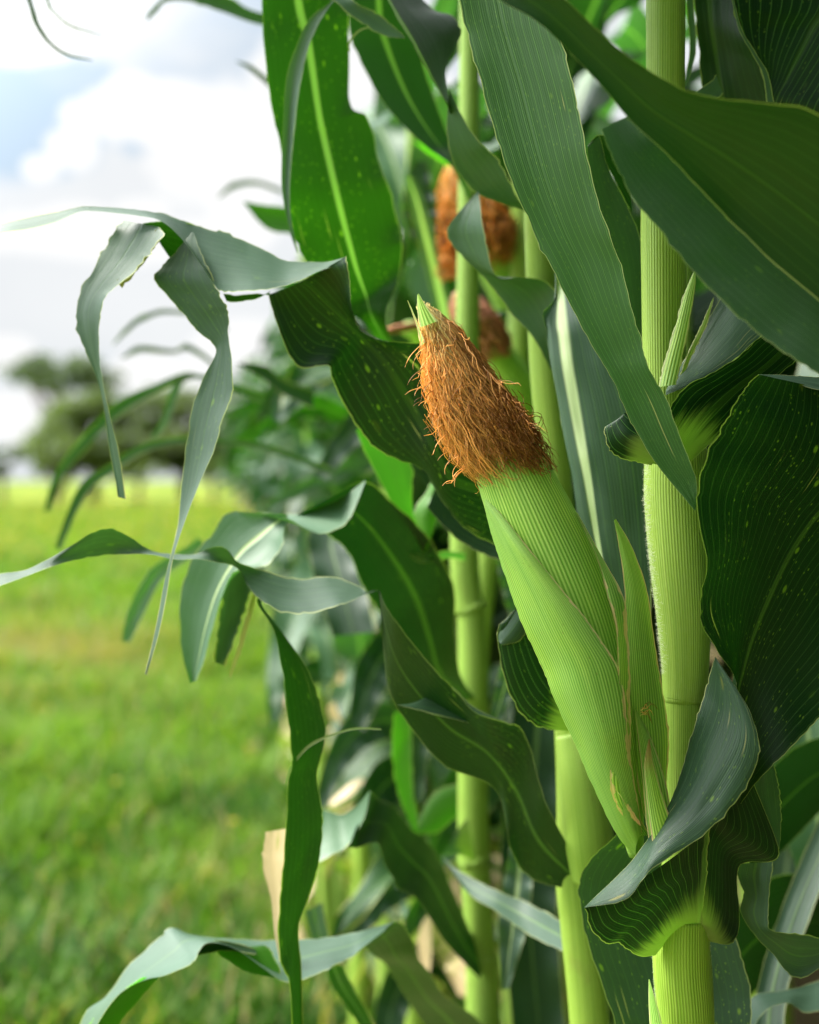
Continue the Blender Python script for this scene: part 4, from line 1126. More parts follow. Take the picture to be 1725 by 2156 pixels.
    # wavy leaf sweeping to the left edge
    leaf(P, [(1235, 1850, .975), (1150, 1690, .96), (1100, 1540, .95), (1010, 1505, .94), (958, 1453, .94), (906, 1399, .935), (850, 1330, .93), (815, 1280, .925), (799, 1242, .92)],
         [(1215, 1875, .965), (1123, 1852, .95), (1077, 1790, .94), (1045, 1665, .93), (934, 1609, .925), (858, 1522, .92), (818, 1446, .92), (806, 1340, .92), (797, 1243, .92)],
         tilt=-.03, cup=0.06, nv=70, nu=15, ripple=0.004, freq=4, veins=0.25, spots=0.35, midw=0.004, midk=0.45, dry=0.06)
    leaf(P, [(890, 1480, .93), (940, 1440, .94), (1000, 1490, .94), (1090, 1530, .945)], [(836, 1484, .915), (900, 1500, .92), (980, 1520, .925), (1080, 1540, .94)], cup=.05, wax=.3, midw=0, nv=24)
    leaf(P, [(799, 1242, .92), (785, 1242), (771, 1247, .915), (760, 1236), (700, 1214), (628, 1218), (576, 1208), (535, 1195), (499, 1182), (481, 1158, .905), (462, 1151), (438, 1154), (410, 1167), (368, 1166), (333, 1163), (306, 1152), (278, 1133, .90), (250, 1117), (226, 1112), (195, 1121), (156, 1145), (104, 1176), (52, 1201), (0, 1208), (-60, 1225, .89)],
         [(801, 1244, .92), (787, 1246), (771, 1251, .915), (745, 1263), (705, 1277), (650, 1290), (605, 1291), (560, 1272), (528, 1242), (506, 1203, .90), (486, 1190), (450, 1182), (417, 1177), (368, 1178), (333, 1170), (306, 1167), (278, 1167, .895), (243, 1168), (215, 1171), (174, 1177), (118, 1190), (80, 1204), (45, 1217), (0, 1234), (-60, 1262, .885)],
         tilt=[.0, .01, .014, .014, .01, -.006, -.008, .004, .004, -.004, -.008, -.008, .0, .008, .008], cup=0.09, nv=130, nu=9, wax=0.40, veins=0.2, tone=0.02, spots=0.15, midw=0.0, ripple=0.001, dry=0.1)
    # leaf hanging straight down over the meadow edge
    leaf(P, [(700, 1270, .95), (600, 1255, .93), (542, 1262, .92), (576, 1325, .915), (590, 1390), (600, 1460), (607, 1530), (616, 1598), (606, 1651), (602, 1755), (594, 1842), (587, 1911), (589, 2015), (608, 2064), (615, 2156, .91), (620, 2260, .91)],
         [(705, 1278, .95), (605, 1268, .93), (550, 1268, .92), (600, 1338, .92), (646, 1407), (667, 1460), (685, 1529), (682, 1574), (667, 1630), (678, 1703), (679, 1755), (670, 1824), (648, 1894), (629, 1949), (635, 2033), (638, 2156, .91), (640, 2260, .91)][:16],
         tilt=-.008, cup=0.10, nv=110, nu=9, tone=0.10, veins=0.2, spots=0.2, dry=0.30, midw=0.0, jag=0.0004)
    leaf(P, [(600, 1650, .915), (612, 1612), (650, 1568), (700, 1545), (750, 1532), (803, 1534, .90)], [(603, 1654, .915), (616, 1616), (652, 1573), (702, 1549), (750, 1536), (803, 1537, .90)], cup=0, nv=40, nu=4, wax=.6, tone=.2, midw=0)
    # dark blade behind the silk, and a pale one low across the next stalk
    leaf(P, [(900, 1070, 1.0), (955, 1128), (1020, 1168), (1110, 1195, 1.02)], [(925, 1005, 1.0), (990, 1000), (1050, 1010), (1130, 1050, 1.02)], cup=.08, tilt=-.02, nv=36, midw=.003, midk=.3, spots=.2)
    leaf(P, [(1215, 1960, .99), (1120, 1905, 1.05), (1040, 1872), (965, 1832), (928, 1800, 1.12)], [(1215, 2020, .99), (1110, 1965, 1.05), (1040, 1915), (985, 1880), (932, 1806, 1.12)], cup=.1, tilt=.012, nv=36, wax=.55, midw=.002, midk=.5, dry=.1)
    # grey folded leaves above the ear
    leaf(P, [(1007, 401, .95), (965, 448, .94), (941, 486), (955, 518), (990, 556), (1030, 596), (1078, 660), (1130, 722, .95), (1170, 800, .97)],
         [(1008, 402, .95), (1013, 440, .95), (1018, 480), (1026, 521), (1046, 582), (1100, 584, .95), (1160, 600), (1180, 690, .96), (1185, 790, .97)], tilt=.015, cup=0.12, nv=50, wax=0.55, tone=0.05, midw=0.0012, midk=.3)
    leaf(P, [(946, 188, .93), (941, 261), (951, 333), (972, 375), (1011, 410), (1060, 430), (1110, 448), (1180, 500, .95)], [(947, 188, .93), (976, 250), (1011, 299), (1045, 333), (1073, 382), (1095, 425), (1130, 440), (1190, 480, .95)], tilt=.012, cup=0.10, nv=50, wax=0.35, tone=0.08, midw=0.0)
    leaf(P, [(800, -60, .96), (816, 0, .95), (850, 60), (880, 115), (910, 168), (938, 215), (948, 240, .935)], [(850, -60, .97), (905, 15, .96), (950, 32), (972, 60), (958, 105), (938, 145), (950, 235, .935)], tilt=-.02, cup=0.10, nv=40, veins=0.15, mid=0.04, midw=0.003, midk=0.8, tone=0.05)
    return P


def third_plant():
    D = 1.25
    gx = px(1020, 1078, D)[0]
    P = empty('corn_plant', (gx, D, 0.0), 'slightly blurred corn plant with yellow-green stalk left of the big ear', 'corn plant', GRP)
    tube(P, 'stalk', [(1030, 3400, D, 34), (1018, 2156, D, 33), (1012, 2000, D, 32), (1000, 1830, D, 31), (998, 1812, D, 35), (996, 1790, D, 32), (996, 1640, D, 32), (996, 1420, D, 31), (992, 1300, D, 29), (991, 1282, D, 34), (985, 1260, D, 31), (978, 1160, D, 30), (980, 900, D, 28), (986, 600, D, 24), (988, 300, D, 22), (990, 0, D, 21), (994, -1000, D, 10)], STALK, n=140, tone=0.40, stain=0.35, bloom=0.25)
    # big bright leaf standing up against the sky
    leaf(P, [(560, -200, 1.00), (552, 0, 1.0), (556, 83), (569, 208), (587, 295), (600, 400, 1.0), (615, 480), (632, 530), (665, 590), (720, 650), (780, 695, 1.05), (900, 860, 1.2), (960, 1000, 1.24)],
         [(690, -200, 1.02), (729, 0, 1.02), (734, 63), (737, 215), (776, 250), (800, 345, 1.02), (822, 405), (840, 475), (847, 521), (838, 590), (818, 700, 1.05), (925, 850, 1.2), (985, 1000, 1.24)],
         M=[(610, -200, 1.01), (628, 0, 1.015), (649, 87), (670, 226), (680, 280), (705, 390, 1.02), (722, 460), (738, 520), (752, 570), (770, 620), (799, 697, 1.06), (912, 855, 1.2), (972, 1000, 1.24)],
         tilt=-.012, nv=80, nu=17, ripple=0.003, freq=5, tone=0.22, spots=0.9, veins=0.12, midw=0.0050, midk=0.8)
    leaf(P, [(720, -60, .96), (698, 0, .95), (653, 38), (621, 104), (602, 174), (594, 313), (594, 400), (608, 479), (625, 531, .96)], [(760, -60, .96), (702, 4, .95), (665, 63), (640, 139), (621, 260), (611, 382), (611, 440), (616, 480), (628, 532, .96)], cup=0.1, nv=60, nu=7, wax=0.9, midw=0, dry=0.04)
    leaf(P, [(690, -40, .95), (705, 0, .94), (760, 46), (810, 76), (853, 81, .94)], [(730, -40, .95), (742, 0, .94), (790, 25), (830, 54), (854, 78, .94)], cup=0.1, nv=30, nu=7, wax=0.8, dry=0.35, midw=0, jag=.001)
    leaf(P, [(734, 108, .97), (733, 92), (745, 72), (767, 58), (809, 51, .96)], [(738, 108, .97), (737, 93), (748, 75), (768, 61), (809, 54, .96)], cup=0, nv=24, nu=4, wax=.7, midw=0)
    leaf(P, [(740, -40, 1.1), (735, 60), (755, 120), (800, 205), (850, 265), (900, 312), (950, 350, 1.15), (985, 420, 1.24)], [(850, -40, 1.12), (865, 30), (882, 100), (905, 180), (930, 250), (950, 300), (968, 345, 1.16), (990, 410, 1.24)], tilt=-.012, cup=0.1, nv=50, tone=0.08, wax=.1, midw=0.004, midk=0.7, veins=.1)
    # drooping pale leaf over the meadow and its dark blade
    leaf(P, [(985, 1480, 1.24), (890, 1420, 1.18), (854, 1364, 1.14), (802, 1295, 1.1), (760, 1225, 1.06), (735, 1166, 1.04), (690, 1125, 1.02), (610, 1092, 1.0)],
         [(1000, 1470, 1.24), (970, 1420, 1.2), (958, 1330, 1.18), (955, 1230, 1.16), (900, 1130, 1.12), (820, 1051, 1.08), (766, 1014, 1.04), (690, 1050, 1.0)],
         tilt=.035, cup=0.12, nv=60, nu=11, veins=0.12, midw=0.0045, midk=0.40, spots=0.2)
    leaf(P, [(770, 1011, 1.0), (719, 1048), (663, 1072), (604, 1083), (560, 1080), (524, 1081, .99)], [(770, 1013, 1.0), (745, 1075), (726, 1104), (681, 1124), (646, 1114), (608, 1092, .99)], tilt=.02, cup=0.1, nv=30, wax=0.85, tone=.1, midw=0)
    leaf(P, [(604, 1083, .995), (540, 1080, .99), (479, 1079), (448, 1121), (410, 1166), (386, 1225), (377, 1277), (378, 1330), (383, 1380), (399, 1438, .98)],
         [(612, 1092, .995), (600, 1110, .99), (590, 1156), (560, 1190), (505, 1200), (482, 1218), (455, 1295), (440, 1350), (430, 1390), (414, 1432, .98)],
         M=[(606, 1087, .998), (585, 1098, .995), (545, 1130), (510, 1160), (478, 1205), (455, 1250), (440, 1295), (428, 1340), (418, 1388), (407, 1436, .985)],
         tilt=.012, nv=60, nu=13, wax=0.9, tone=.1, veins=0.15, midw=0.0028, midk=0.9, dry=0.24)
    leaf(P, [(500, 1195, 1.0), (478, 1215), (463, 1295), (456, 1350), (450, 1393, .99)], [(560, 1195, 1.0), (530, 1242), (512, 1301), (494, 1350), (474, 1402, .99)], cup=0.1, nv=40, wax=0.7, dry=0.42, midw=0, jag=.0008)
    leaf(P, [(536, 1240, 1.0), (515, 1310), (500, 1360), (483, 1425, .99)], [(545, 1240, 1.0), (526, 1310), (508, 1370), (486, 1427, .99)], cup=0, nv=24, nu=5, wax=0.5, dry=0.95, midw=0, jag=.0005)
    # paler leaf farther behind it
    leaf(P, [(420, 1130, 1.25), (370, 1165), (320, 1195), (285, 1250), (265, 1300), (255, 1350, 1.25)], [(440, 1165, 1.25), (385, 1185), (340, 1225), (312, 1275), (290, 1320), (275, 1352, 1.25)], cup=.1, wax=.9, tone=.15, dry=.2, midw=.001)
    # light-catching blade with folded edge and pale collar
    leaf(P, [(892, 1165, 1.1), (865, 1117, 1.08), (837, 1079), (802, 1017), (767, 947), (750, 905, 1.06)], [(905, 1150, 1.1), (880, 1110, 1.09), (868, 1060), (868, 1010), (862, 975), (765, 900, 1.06)], cup=0.1, nv=40, tone=0.5, wax=0.3, veins=.1, midw=0, collar=.05)
    leaf(P, [(895, 1165, 1.1), (875, 1110), (872, 1075), (895, 1040), (910, 1010), (920, 985, 1.1)], [(905, 1150, 1.09), (915, 1105), (930, 1060), (932, 1040), (930, 1015), (925, 985, 1.09)], cup=-0.2, nv=40, tone=0.7, midw=0)
    leaf(P, [(980, 1165, 1.2), (940, 1160, 1.15), (905, 1172, 1.1), (875, 1168), (856, 1150, 1.1)], [(980, 1180, 1.2), (940, 1175, 1.15), (905, 1184, 1.1), (875, 1180), (855, 1152, 1.1)], cup=-.2, wax=.8, tone=.3, midw=0, nv=24, nu=6)
    # bottom leaf arching to the lower left
    leaf(P, [(1080, 2220, 1.25), (1000, 2140, 1.2), (941, 2100, 1.15), (906, 2050, 1.12), (880, 2015, 1.08), (866, 1975, 1.06), (845, 1945, 1.04), (829, 1941, 1.02)],
         [(960, 2240, 1.25), (892, 2156, 1.2), (854, 2099, 1.15), (813, 2033, 1.1), (790, 2015, 1.06), (778, 2005, 1.04), (770, 1995, 1.02), (768, 1992, 1.0)], tilt=-.03, cup=0.1, nv=50, midw=0.0035, midk=.4, tone=.02, dry=.12)
    leaf(P, [(830, 1941, 1.02), (774, 1957, 1.0), (733, 1967), (663, 1976), (599, 1977), (521, 1977), (452, 1974), (400, 1967), (361, 1953, .96), (330, 1977), (271, 2033), (226, 2095), (184, 2126), (168, 2158), (150, 2200, .93)],
         [(832, 1942, 1.02), (767, 1993, .99), (740, 2015), (698, 2034), (639, 2062), (590, 2062), (500, 2000), (440, 1985), (412, 2015, .94), (405, 2028), (354, 2052), (306, 2063), (262, 2085), (225, 2125), (190, 2190, .91)],
         tilt=.018, cup=0.08, nv=90, nu=11, wax=0.75, veins=0.15, dry=0.22, midw=0.0016, midk=.5, jag=.0006)
    leaf(P, [(490, 1996, .955), (459, 2005, .95), (490, 2030), (521, 2047), (573, 2058, .95)], [(560, 1990, .96), (570, 2000), (580, 2020), (590, 2040), (590, 2060, .955)], cup=.1, tone=.45, dry=.30, midw=0, nv=24)
    leaf(P, [(424, 1988, .95), (450, 1980), (490, 1984), (540, 1998, .96)], [(410, 2014, .945), (440, 2008), (480, 2002), (540, 2010, .955)], cup=.1, midw=0, nv=20)
    leaf(P, [(300, 2058, .925), (262, 2084), (225, 2118), (185, 2160), (170, 2200, .92)], [(340, 2054, .935), (310, 2085), (290, 2110), (255, 2150), (240, 2200, .93)], cup=.1, tone=.8, spots=.8, dry=.15, midw=0, nv=24)
    # dark lower leaf with pale turned tip
    leaf(P, [(1010, 2060, 1.24), (960, 2010, 1.2), (924, 1963, 1.17), (882, 1897, 1.14), (844, 1873), (813, 1824), (795, 1775, 1.1), (750, 1786, 1.08), (735, 1783, 1.06)],
         [(1020, 2020, 1.24), (990, 1960, 1.22), (960, 1890, 1.2), (926, 1810, 1.18), (895, 1765), (865, 1745), (830, 1700, 1.12), (795, 1680, 1.1), (779, 1664, 1.08)],
         tilt=-.03, cup=0.1, nv=50, midw=0.004, midk=.45, veins=.1)
    leaf(P, [(779, 1664, 1.07), (745, 1700), (719, 1714), (690, 1706), (660, 1700, 1.07)], [(780, 1666, 1.07), (767, 1722), (733, 1780), (700, 1800), (660, 1820, 1.07)], tilt=.015, cup=.1, wax=.95, tone=.15, midw=0, nv=30, dry=.08)
    leaf(P, [(830, 1500, 1.3), (826, 1560), (832, 1640), (850, 1700), (875, 1760, 1.3)], [(862, 1500, 1.3), (868, 1560), (868, 1640), (876, 1700), (885, 1760, 1.3)], cup=.1, tone=.6, midw=0)
    leaf(P, [(980, 1650, 1.3), (930, 1660), (900, 1690), (880, 1740, 1.3)], [(985, 1700, 1.3), (950, 1730), (920, 1752), (884, 1756, 1.3)], cup=-.1, tone=.4, midw=0, nv=24)
    # papery dead leaf hanging on the outside
    leaf(P, [(560, 1752, .97), (555, 1790), (554, 1824), (571, 1894), (578, 1963), (590, 2030, .97)], [(618, 1742, .97), (616, 1790), (612, 1824), (606, 1894), (600, 1963), (600, 2030, .97)], cup=.2, tilt=.012, wax=1.0, dry=0.98, midw=0, nv=30)
    leaf(P, [(685, 2040, 1.1), (700, 2080), (730, 2120), (770, 2180, 1.1)], [(720, 2030, 1.1), (745, 2080), (775, 2130), (800, 2180, 1.1)], cup=.1, dry=.35, tone=.2, midw=.001)
    leaf(P, [(640, 1920, 1.15), (650, 1960), (665, 2010), (690, 2050, 1.15)], [(680, 1900, 1.15), (690, 1950), (705, 2000), (725, 2040, 1.15)], cup=.1, dry=.55, wax=.8, midw=.001)
    # collar wing low on the stalk
    leaf(P, [(1000, 1815, 1.22), (970, 1800), (945, 1800), (930, 1800, 1.2)], [(985, 1720, 1.22), (965, 1745), (948, 1775), (931, 1798, 1.2)], cup=-.1, wax=.7, collar=.4, midw=0, nv=20)
    # ears of this plant, blurred behind the big one
    return P


def near_right_plant():
    D = .66
    gx = px(2000, 1078, D)[0]
    P = empty('corn_plant', (gx, D, 0.0), 'corn plant just outside on the right, its blurred leaves cross the upper right corner', 'corn plant', GRP)
    tube(P, 'stalk', [(2010, 5400, D, 66), (2005, 3000, D, 66), (2000, 1500, D, 62), (1995, 500, D, 55), (1990, -800, D, 45), (1985, -2500, D, 20)], STALK, n=60, tone=0.7, stain=.2, bloom=.2)
    leaf(P, [(900, -260, .66), (1090, -90, .65), (1193, 0, .65), (1240, 45), (1305, 105), (1360, 143), (1437, 187), (1507, 206), (1612, 216), (1725, 240), (1850, 330), (1960, 520, .66)],
         [(895, -180, .65), (1020, -25, .64), (1123, 40, .635), (1170, 80), (1211, 122), (1273, 188), (1330, 258), (1402, 322), (1480, 405), (1577, 506), (1725, 636), (1850, 760), (1985, 860, .66)][:12],
         tilt=-.03, cup=0.10, nv=70, nu=15, veins=0.2, midw=0.004, midk=.25, tone=.06, mid=.6)
    leaf(P, [(1266, 272, .69), (1291, 335), (1322, 401), (1367, 460), (1420, 523), (1472, 586), (1542, 652), (1612, 715), (1664, 749), (1725, 788), (1850, 850), (1985, 960, .67)],
         [(1331, 241, .69), (1380, 290, .68), (1440, 340), (1500, 390), (1560, 440), (1610, 490), (1670, 540), (1710, 570), (1750, 600), (1790, 650), (1880, 760), (1990, 880, .67)], tilt=-.02, cup=0.10, nv=70, nu=13, wax=0.22, tone=.10, veins=.2, spots=.25, midw=0)
    # dark blade in the upper right corner
    leaf(P, [(1440, -140, .90), (1462, 0, .90), (1470, 90), (1478, 180), (1490, 260), (1520, 420, .92)], [(1620, -140, .88), (1580, 60, .88), (1600, 140), (1625, 215), (1640, 280), (1660, 440, .90)], cup=.1, nv=40, midw=.004, mid=.28, midk=.35, veins=.2)
    leaf(P, [(1535, -140, .86), (1541, 0, .855), (1556, 60), (1580, 105), (1610, 160), (1630, 215, .86), (1650, 330, .88)], [(1900, -140, .84), (1880, 0, .84), (1860, 60), (1840, 120), (1800, 200), (1780, 260, .85), (1760, 400, .88)],
         M=[(1760, -140, .855), (1745, 0, .855), (1712, 60), (1680, 120), (1655, 170), (1632, 220, .86), (1610, 330, .88)], nv=50, nu=17, veins=0.9, midw=.005, midk=.35, spots=.5)
    leaf(P, [(1541, 0, .85), (1556, 62), (1580, 108), (1605, 155), (1615, 215, .85)], [(1546, 0, .85), (1562, 60), (1590, 108), (1618, 155), (1630, 215, .85)], cup=0, wax=.8, midw=0, nv=24, nu=5)
    leaf(P, [(1452, 206, .88), (1470, 190), (1495, 172), (1508, 158, .88)], [(1452, 218, .88), (1480, 218), (1505, 214), (1522, 196, .88)], cup=0, wax=.9, midw=0, nv=16, nu=6)
    leaf(P, [(1440, -40, .9), (1448, 40), (1452, 110), (1440, 180, .9)], [(1458, -40, .9), (1464, 40), (1466, 110), (1446, 180, .9)], cup=.2, wax=.9, midw=0, nv=20, nu=6)
    return P


def fourth_plant():
    """blurred plant whose thin leaf tips arch over the meadow and whose ears show behind the big ear"""
    D = 1.42
    gx = px(1085, 1078, D)[0]
    P = empty('corn_plant', (gx, D, 0.0), 'blurred corn plant carrying the pinkish brown silk ear behind the sharp one', 'corn plant', GRP)
    tube(P, 'stalk', [(1012, 3200, D, 28), (1010, 2156, D, 28), (1000, 1500, D, 27), (1030, 1130, D, 27), (1078, 880, D, 27), (1100, 560, D, 26), (1098, 300, D, 22), (1098, 0, D, 18), (1098, -700, D, 8)], STALK, n=60, tone=.7, stain=.2, bloom=.3)

    def far_ear(st, silk_st, mat, tone=.7):
        C = by_index(fill([q[:3] for q in st]), 30); rd = by_index(np.array([[q[3] * q[2] / FPX, 0, 0] for q in st]), 30)[:, 0]
        G = tube_pts(C, rd, 20); e = grid('ear', G, HUSK, P, tuple(P['base_pt']), dict(tone=tone))
        Cs = by_index(fill([q[:3] for q in silk_st]), 20); rs = by_index(np.array([[q[3] * q[2] / FPX, 0, 0] for q in silk_st]), 20)[:, 0]
        paths = []
        for k in range(420):
            a = rng.uniform(0, 6.283); w1 = rng.uniform(3, 9); k0 = int(rng.integers(0, 4)); k1 = int(rng.integers(11, 20))
            Pq = []
            for i in range(k0, k1):
                aa = a + 0.12 * math.sin(w1 * i * .2); f = rng.uniform(.75, 1.2)
                Pq.append(Cs[i] + rs[i] * f * (1 + .25 * (i - k0) / 19 * (f - .9) * 4) * np.array([math.cos(aa), math.sin(aa), 0.25 * math.cos(aa)]))
            paths.append(Pq)
        strands('silk', paths, .0009, mat, e, np.array(P['base_pt']))
        return e
    far_ear([(1130, 960, D, 40), (1092, 840, D - .04, 50), (1055, 750, D - .06, 32), (1005, 670, D - .07, 16), (975, 615, D - .08, 3)], [(972, 612, D - .09, 14), (982, 640, D - .09, 30), (1003, 678, D - .09, 37), (1030, 722, D - .08, 34), (1052, 765, D - .08, 18)], SILK_PINK)
    far_ear([(1080, 640, D + .1, 40), (1040, 520, D + .08, 50), (1000, 430, D + .05, 42), (965, 372, D + .02, 26), (944, 340, D, 6)], [(950, 342, D, 8), (962, 390, D, 34), (985, 440, D, 50), (1003, 490, D, 62), (1010, 545, D, 66), (1010, 580, D, 60)], SILK_ORANGE)
    far_ear([(960, 800, D + .1, 24), (910, 740, D + .05, 26), (880, 700, D, 22), (850, 690, D, 14)], [(872, 692, D - .06, 22), (856, 690, D - .07, 30), (838, 690, D - .07, 30), (818, 694, D - .06, 18)], SILK_PINK)
    # green husk tip of the orange ear
    leaf(P, [(945, 352, 1.4), (920, 335), (895, 318), (872, 298, 1.38)], [(950, 335, 1.4), (925, 318), (900, 308), (872, 296, 1.38)], cup=0, tone=1.0, midw=0, nv=16, nu=6)
    # pale leaves among the stalks
    leaf(P, [(960, 820, 1.5), (930, 700), (905, 600), (880, 500), (862, 420), (850, 370, 1.4)], [(990, 810, 1.5), (960, 690), (938, 590), (915, 500), (895, 430), (868, 370, 1.4)], cup=.1, wax=.8, midw=.006, midk=1.0)
    leaf(P, [(890, 650, 1.6), (860, 600), (855, 560), (880, 520, 1.6)], [(950, 640, 1.6), (930, 590), (925, 550), (920, 510, 1.6)], cup=.1, wax=1.0, midw=0, jag=.003)
    # blurred blades filling the row between the stalks
    for L, R, kw in [
        ([(1035, 1130, 1.35), (1060, 1250), (1095, 1360, 1.35)], [(1085, 1130, 1.35), (1108, 1240), (1125, 1340, 1.35)], dict(wax=.5, tone=.1)),
        ([(1085, 1700, 1.2), (1075, 1780), (1060, 1860), (1050, 1950), (1056, 2085, 1.15)], [(1105, 1700, 1.2), (1118, 1800), (1120, 1880), (1108, 1960), (1072, 2080, 1.15)], dict(wax=.8, midw=.004, midk=.9)),
        ([(1120, 1330, 1.15), (1060, 1390), (1030, 1510, 1.15)], [(1140, 1360, 1.15), (1100, 1410), (1055, 1525, 1.15)], dict(wax=.8, midw=.003, midk=.9)),
        ([(1080, 1480, 1.4), (1060, 1700), (1055, 1900), (1085, 2220, 1.35)], [(1190, 1480, 1.4), (1180, 1750), (1175, 1950), (1195, 2220, 1.35)], dict(wax=.05)),
        ([(860, 1080, 1.5), (700, 1060), (650, 1120), (660, 1210), (700, 1340, 1.35)], [(900, 1120, 1.5), (780, 1110), (745, 1140), (765, 1210), (790, 1330, 1.35)], dict(wax=.05)),
        ([(880, 1320, 1.6), (800, 1330), (750, 1400), (735, 1520, 1.5)], [(900, 1380, 1.6), (850, 1400), (815, 1450), (765, 1540, 1.5)], dict(wax=.1)),
        ([(900, 1560, 1.6), (820, 1480), (740, 1500), (690, 1580), (660, 1690, 1.5)], [(910, 1610, 1.6), (840, 1560), (780, 1570), (730, 1620), (690, 1700, 1.5)], dict(wax=.3, dry=.3)),
        ([(930, 1700, 1.6), (860, 1600), (800, 1600), (760, 1660), (720, 1760, 1.5)], [(940, 1760, 1.6), (880, 1680), (840, 1690), (800, 1730), (750, 1780, 1.5)], dict(wax=.1)),
        ([(960, 1900, 1.6), (880, 1820), (800, 1830), (740, 1900), (700, 2010, 1.5)], [(965, 1950, 1.6), (900, 1890), (840, 1905), (790, 1950), (730, 2030, 1.5)], dict(wax=.2, dry=.4)),
        ([(960, 2080, 1.6), (900, 1990), (850, 2000), (800, 2080), (780, 2200, 1.5)], [(980, 2130, 1.6), (920, 2060), (890, 2080), (860, 2130), (840, 2210, 1.5)], dict(wax=.1)),
        ([(960, 1500, 1.5), (930, 1420), (880, 1440), (850, 1540), (860, 1680, 1.45)], [(980, 1560, 1.5), (950, 1500), (925, 1510), (905, 1580), (890, 1690, 1.45)], dict(tone=.05)),
        ([(960, 880, 1.6), (860, 820), (760, 850), (700, 920), (660, 1000, 1.5)], [(970, 940, 1.6), (880, 890), (800, 905), (740, 950), (690, 1010, 1.5)], dict(wax=.2)),
        ([(930, 1000, 1.7), (850, 930), (740, 960), (640, 1010), (560, 1060, 1.6)], [(930, 1050, 1.7), (850, 980), (750, 1000), (650, 1040), (570, 1070, 1.6)], dict(wax=.8)),
        ([(860, 760, 1.7), (760, 780), (690, 760), (610, 800), (560, 870, 1.6)], [(870, 810, 1.7), (770, 820), (700, 810), (640, 850), (590, 890, 1.6)], dict(wax=.5)),
        ([(830, 900, 1.7), (740, 860), (660, 830), (600, 850), (540, 900, 1.6)], [(830, 940, 1.7), (740, 905), (670, 880), (620, 890), (560, 920, 1.6)], dict(tone=.3)),
        ([(900, 560, 1.5), (860, 480), (850, 420), (870, 340, 1.5)], [(960, 560, 1.5), (930, 480), (915, 420), (900, 340, 1.5)], dict(wax=.1)),
    ]:
        leaf(P, L, R, cup=.12, nv=36, nu=9, ripple=.004, **{**dict(midw=.0035, midk=.5, veins=.1), **kw})
    # withered scraps hanging low in the row
    for k in range(26):
        x0, y0 = rng.uniform(690, 960), rng.uniform(1300, 2080); ln = rng.uniform(50, 130); wd_ = rng.uniform(12, 30); a = rng.normal(0, .5); b = rng.normal(0, 25); D_ = rng.uniform(1.5, 2.1)
        c = [(x0 + ln * f * math.sin(a) + b * f * f, y0 + ln * f * math.cos(a)) for f in (0, .33, .66, 1)]
        leaf(P, [(p_[0] - wd_ * q, p_[1], D_) for p_, q in zip(c, (.3, .6, .4, .05))], [(p_[0] + wd_ * q, p_[1] + 8 * rng.normal(), D_) for p_, q in zip(c, (.3, .5, .5, .05))], cup=.3, nv=16, nu=5, midw=0.001, wax=.9, dry=float(rng.choice([.25, .7, 1.2, 1.2])), tilt=float(rng.normal(.01, .01)))
    # thin arching tips over the meadow
    T = 1.38
    leaf(P, [(700, 985, T), (556, 934), (470, 925), (382, 920), (295, 936), (226, 980), (178, 1010), (146, 1065), (116, 1150, T)], [(700, 1000, T), (556, 948), (470, 937), (382, 934), (300, 954), (232, 1000), (192, 1030), (160, 1085), (128, 1160, T)], cup=.1, nv=50, tone=.12, midw=0, wax=.2)
    leaf(P, [(560, 830, 1.5), (470, 800), (410, 786), (382, 786), (328, 808), (240, 850), (164, 932), (114, 1000), (92, 1075, 1.5)], [(560, 850, 1.5), (470, 815), (412, 797), (386, 800), (336, 824), (252, 876), (176, 950), (128, 1010), (104, 1078, 1.5)], cup=.1, nv=50, tone=.2, midw=0)
    leaf(P, [(410, 786, 1.5), (372, 796), (356, 830), (342, 880), (318, 920, 1.5)], [(412, 797, 1.5), (388, 806), (370, 850), (352, 895), (326, 925, 1.5)], cup=.1, nv=40, wax=.6, tone=.1, midw=0)
    leaf(P, [(480, 690, 1.6), (430, 662), (382, 653), (330, 653), (278, 676), (238, 724, 1.6)], [(480, 700, 1.6), (430, 670), (382, 662), (332, 664), (284, 688), (240, 726, 1.6)], cup=0, nv=40, wax=.5, midw=0)
    leaf(P, [(470, 780, 1.7), (427, 742), (393, 723), (365, 735), (295, 727), (256, 752, 1.7)], [(470, 790, 1.7), (424, 752), (390, 738), (362, 745), (298, 741), (258, 756, 1.7)], cup=0, nv=40, tone=.15, midw=0)
    leaf(P, [(700, 40, 1.3), (549, 26, 1.3), (486, -4), (420, -20), (360, -14), (318, 22), (308, 40, 1.3)], [(700, 80, 1.3), (546, 52, 1.3), (452, 20), (400, 4), (350, 4), (330, 25), (312, 42, 1.3)], cup=.1, nv=40, tone=.15, wax=.2, midw=0)
    leaf(P, [(-60, -200, 1.1), (20, -90), (56, 0), (72, 50), (100, 90), (140, 118), (195, 128, 1.1)], [(-30, -200, 1.1), (40, -90), (68, 0), (84, 50), (108, 88), (142, 112), (195, 126, 1.1)], cup=0, nv=40, wax=.4, midw=0)
    leaf(P, [(60, -140, 1.1), (97, 0), (118, 32), (150, 57), (215, 75, 1.1)], [(70, -140, 1.1), (103, 0), (122, 30), (152, 53), (215, 73, 1.1)], cup=0, nv=30, wax=.5, midw=0)
    leaf(P, [(640, 230, 1.4), (570, 170), (530, 138), (498, 128, 1.4)], [(640, 250, 1.4), (566, 182), (526, 148), (498, 130, 1.4)], cup=0, nv=24, tone=.1, midw=0)
    leaf(P, [(680, 470, 1.4), (620, 440), (560, 432), (512, 424, 1.4)], [(680, 500, 1.4), (620, 495), (560, 480), (514, 428, 1.4)], cup=.1, nv=24, tone=.35, midw=0)
